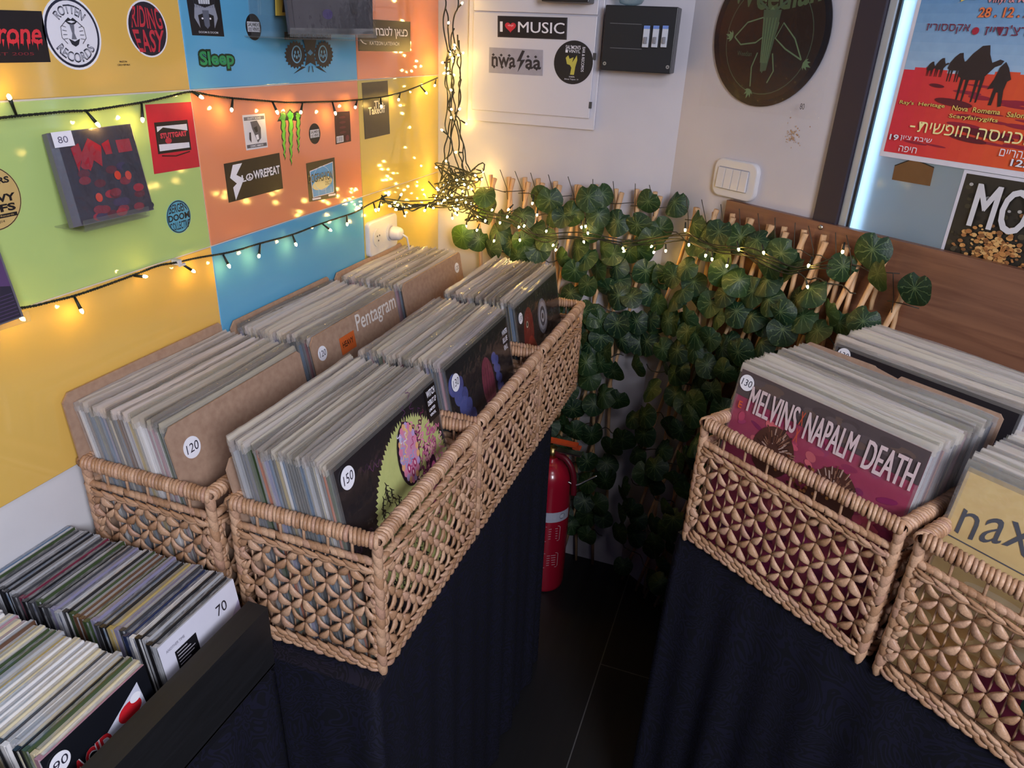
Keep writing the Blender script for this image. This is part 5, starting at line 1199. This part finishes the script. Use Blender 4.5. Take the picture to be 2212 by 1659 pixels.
# ------------------------------------------------------------------ fairy lights
def bulb(parent, P, d, hl=.022):
    """dark holder with a small lit tip; the tip is its sub-part"""
    d = Vector(d).normalized(); P = Vector(P); b = MB(); b.tube([P, P+d*hl*.5, P+d*hl], [.0016, .0021, .0026], CABLE, 7); h = onroot(b.build('bulb_holder', recalc=False), parent)
    t = MB(); Q_ = P+d*hl; t.tube([Q_, Q_+d*.0025, Q_+d*.005, Q_+d*.0068], [.0022, .0026, .002, .0006], BULB, 8); t.build('bulb', h, recalc=False); return h
def twist(mb, pts, r=.0011, gap=.0011, pitch=.008):
    P = [Vector(p) for p in pts]; dense = []
    for i in range(len(P)-1):
        n = max(2, int((P[i+1]-P[i]).length/.0022)); dense += [P[i].lerp(P[i+1], k/n) for k in range(n)]
    dense.append(P[-1]); s = 0
    for ph in (0, PI):
        out = []; s = 0
        for i, p in enumerate(dense):
            if i: s += (p-dense[i-1]).length
            t = (dense[min(i+1, len(dense)-1)]-dense[max(0, i-1)]).normalized(); a_ = t.orthogonal().normalized() if i == 0 else (a_-t*a_.dot(t)).normalized(); c_ = t.cross(a_)
            q = 2*PI*s/pitch+ph; out.append(p+(a_*math.cos(q)+c_*math.sin(q))*gap)
        mb.tube(out, r, CABLE, 5)
def smooth(pts, it=2):
    P = [Vector(p) for p in pts]
    for _ in range(it):
        o = [P[0]]
        for i in range(len(P)-1): o += [P[i].lerp(P[i+1], .25), P[i].lerp(P[i+1], .75)]
        P = o+[P[-1]]
    return P
def run(label, pl, path, bulbs, off=.012, clip=None):
    pts = smooth([pl.pt(x, y, off) for x, y in path]); root = empty('string_lights', pts[0], label=label, cat='string lights', group='warm white string lights')
    b = MB(); twist(b, pts); onroot(b.build('cable', recalc=False), root)
    for (x0, y0), (x1, y1) in bulbs:
        P = pl.pt(x0, y0, off); Q_ = pl.pt(x1, y1, off+.012); bulb(root, P, Q_-P, min(.026, max(.014, (Q_-P).length-.005)))
    return root
run('warm string lights along the joint between upper and green tile rows', WL,
    [(-60, 258), (0, 255), (40, 250), (90, 246), (150, 240), (186, 240), (240, 232), (306, 222), (360, 210), (410, 197), (430, 201), (470, 209), (510, 213), (560, 217), (585, 219), (620, 222), (655, 221), (700, 220), (735, 219), (772, 216), (815, 212), (862, 202), (905, 186), (945, 168)],
    [((36, 250), (18, 205)), ((186, 240), (214, 272)), ((306, 224), (308, 262)), ((414, 197), (432, 208)), ((503, 212), (500, 240)), ((588, 219), (600, 245)), ((654, 221), (648, 252)), ((718, 220), (725, 247)), ((772, 216), (765, 240)), ((822, 210), (824, 232)), ((865, 201), (858, 226)), ((908, 186), (922, 202)), ((942, 172), (937, 194))])
run('warm string lights sagging across the lower tiles above the records', WL,
    [(-40, 678), (25, 666), (62, 664), (110, 652), (160, 640), (230, 616), (300, 590), (345, 572), (380, 568), (430, 556), (485, 548), (530, 536), (560, 526), (632, 508), (690, 484), (740, 468), (770, 458), (800, 440), (822, 430)],
    [((25, 672), (45, 686)), ((160, 640), (178, 675)), ((290, 596), (308, 597)), ((392, 570), (420, 587)), ((482, 550), (496, 577)), ((562, 528), (559, 556)), ((632, 508), (640, 530)), ((697, 484), (715, 498)), ((749, 464), (750, 486)), ((785, 450), (776, 440)), ((806, 436), (812, 456))])
b = MB(); P = WL.pt(377, 566, .004); b.box(P.x-.003, P.x+.012, P.y-.004, P.y+.004, P.z-.004, P.z+.005, WHITEPL); b.box(P.x+.010, P.x+.014, P.y-.004, P.y+.010, P.z-.006, P.z-.002, WHITEPL)
tag(b.build('cable_clip', bevel=.0008), 'small white clip holding the lower light string on the tile joint', 'cable clip')
# cascade in the corner
rr = random.Random(21)
top = WB.pt(972, -60, .05); root = empty('string_lights', WB.pt(975, 440, .05), label='dense bundle of warm string lights hanging down the room corner', cat='string lights', group='warm white string lights')
def strand(path, r=.0019): b = MB(); b.tube(smooth(path), r, CABLE, 5); onroot(b.build('cable', recalc=False), root)
COLX = [(963, -40, 958, 60, 966, 160, 972, 250, 975, 330, 950, 400), (985, -40, 984, 70, 975, 150, 980, 240, 990, 330, 1010, 400), (962, 20, 972, 100, 985, 170, 978, 260, 965, 340, 940, 430),
        (978, 60, 968, 130, 965, 200, 970, 290, 985, 360, 1015, 395), (990, 80, 986, 150, 990, 180, 982, 250, 1000, 300, 1020, 380), (970, 110, 975, 160, 984, 230, 995, 300, 1000, 360, 1030, 410), (985, 90, 992, 150, 988, 215, 978, 300, 960, 380, 935, 440)]
bul = []
for c in COLX:
    pts = []
    for i in range(0, 12, 2): pts.append(WB.pt(c[i]+rr.uniform(-4, 4), c[i+1], .045+rr.uniform(-.012, .03)))
    fine = []
    for i in range(len(pts)-1):
        for k in range(4): fine.append(pts[i].lerp(pts[i+1], k/4)+Vector([rr.gauss(0, .0045) for _ in range(3)]))
    strand(fine+[pts[-1]]); bul += [p for p in fine if rr.random() < .34]
def tangle(cx, cy, rx, ry, n, off0, off1):
    out = []
    for _ in range(n):
        q = []
        for k in range(9): q.append(WB.pt(cx+max(-1.5, min(1.5, rr.gauss(0, .6)))*rx, cy+max(-1.5, min(1.5, rr.gauss(0, .6)))*ry, rr.uniform(off0, off1)))
        strand(q); out += rr.sample(q, 3)
    return out
bul += tangle(985, 395, 45, 40, 8, .03, .09); bul += tangle(985, 435, 62, 18, 9, .03, .10); bul += tangle(1035, 465, 35, 25, 3, .05, .09)
for _ in range(6):
    q = [WL.pt(x+rr.uniform(-9, 9), y+rr.uniform(-11, 11), .02+.09*(x-822)/120+rr.uniform(0, .02)) for x, y in ((824, 430), (845, 440), (862, 444), (880, 448), (900, 446), (922, 445), (938, 440))]; strand(q); bul += rr.sample(q, 3)
strand([WL.pt(820, 430, .02), WL.pt(850, 438, .04), WL.pt(880, 448, .05), WB.pt(975, 440, .08)], .0016); strand([WL.pt(822, 428, .02), WL.pt(842, 430, .04), WL.pt(872, 436, .06), WB.pt(968, 430, .07)], .0016)
rr.shuffle(bul); bul = bul[:84]
for p in bul: bulb(root, p, Vector((rr.gauss(0, 1), rr.gauss(0, 1)-.4, rr.gauss(-.3, 1))), .017)
# run through the leaves
root = empty('string_lights', WB.pt(1060, 450, .1), label='warm string lights woven through the leaves of the trellis', cat='string lights', group='warm white string lights')
path1 = [WB.pt(x, y, .112) for x, y in ((1010, 440), (1040, 460), (1075, 470), (1110, 480), (1145, 505), (1180, 518), (1215, 515), (1265, 512), (1310, 520), (1360, 530), (1410, 520))]+[WC.pt(x, y, .118) for x, y in ((1480, 515), (1500, 525), (1540, 538), (1600, 542), (1650, 560), (1700, 590), (1740, 580), (1790, 572))]
for dz in (0, .006, -.007, .012):
    strand([p+Vector((rr.gauss(0, .006), rr.gauss(0, .006), dz+rr.gauss(0, .006))) for p in path1], .0015)
for pl, L_ in ((WB, ((1095, 456), (1120, 492), (1132, 489), (1080, 482), (1062, 455), (1048, 478), (1030, 498), (1067, 521), (1123, 520), (1150, 440), (1256, 492), (1265, 490), (1270, 505), (1262, 525), (1193, 532), (1200, 541), (1340, 548), (1347, 540), (1405, 535), (1412, 546), (1438, 543), (1095, 470), (1160, 465), (1180, 500))),
               (WC, ((1480, 498), (1488, 530), (1524, 553), (1538, 561), (1596, 541), (1650, 548), (1746, 575), (1570, 575), (1745, 622), (1820, 545)))):
    for x, y in L_:
        e_ = pl.pt(x, y, .128); s_ = e_+Vector((rr.gauss(0, .008), .008, .018)); bulb(root, s_, e_-s_, .016)

# ------------------------------------------------------------------ fire extinguisher
RED_ = mat('red_enamel', hexc('#a0142c'), .25, coat=.5)
cx, cy = -.474, 1.83
root = empty('fire_extinguisher', (cx, cy, 0), label='red fire extinguisher on the floor behind the left table', cat='fire extinguisher')
Mx = Matrix.Translation((cx, cy, 0)); b = MB()
b.lathe([(.058, .0), (.064, .004), (.064, .012), (.066, .02), (.066, .385), (.063, .41), (.05, .435), (.03, .450), (.018, .455), (.018, .462)], RED_, 36, Mx); onroot(b.build('cylinder', recalc=False), root)
class Cyl:
    def p3(s, u, v, off=0): th = -.9+u/.0655; return Vector((cx+(.0662+off)*math.cos(th), cy+(.0662+off)*math.sin(th), v))
a = Art(Cyl(), off=.0003)
for i in range(8): a.rect(-.05+.0125*i, .27, -.0375+.0125*i, .305, C('#b9bccc'))
onroot(a.build('printed_label'), root); a = Art(Cyl(), off=.0006); a.ell(.02, .288, .010, .010, C('#6c7088'), 16); a.ell(.02, .288, .007, .007, C('#d0d2dc'), 16)
for z_ in (.20, .10):
    a.line([(-.03, z_), (.012, z_), (.016, z_+.004), (.016, z_+.05), (.012, z_+.054), (-.03, z_+.054)], .0018, C('#c9a0a8'))
    for i in range(5): a.line([(-.02+.0, z_+.01+.009*i), (.008, z_+.01+.009*i)], .0022, C('#c9a0a8'))
onroot(a.build('pictogram'), root)
b = MB(); b.tube([(cx, cy, .455), (cx, cy, .495)], .014, mat('brass', (.5, .36, .14), .35, metal=1), 16); onroot(b.build('valve'), root)
b = MB(); b.box(cx-.012, cx+.075, cy-.012, cy+.012, .512, .520, C('#c8502c')); b.box(cx+.06, cx+.085, cy-.010, cy+.010, .505, .513, C('#c8502c')); onroot(b.build('lever', bevel=.003), root)
b = MB(); b.box(cx-.012, cx+.09, cy-.011, cy+.011, .484, .492, STEEL); onroot(b.build('carry_handle', bevel=.003), root)
b = MB(); b.tube(smooth([(cx+.01, cy, .475), (cx+.05, cy-.01, .47), (cx+.075, cy-.015, .43), (cx+.08, cy-.02, .36)]), .009, mat('red_hose', hexc('#6c1424'), .4), 10); onroot(b.build('hose'), root)
b = MB(); b.tube(smooth([(cx+.06, cy-.02, .40), (cx+.085, cy-.02, .392), (cx+.11, cy-.01, .41), (cx+.14, cy, .43)]), .0035, STEEL, 8); onroot(b.build('wire_bracket'), root)
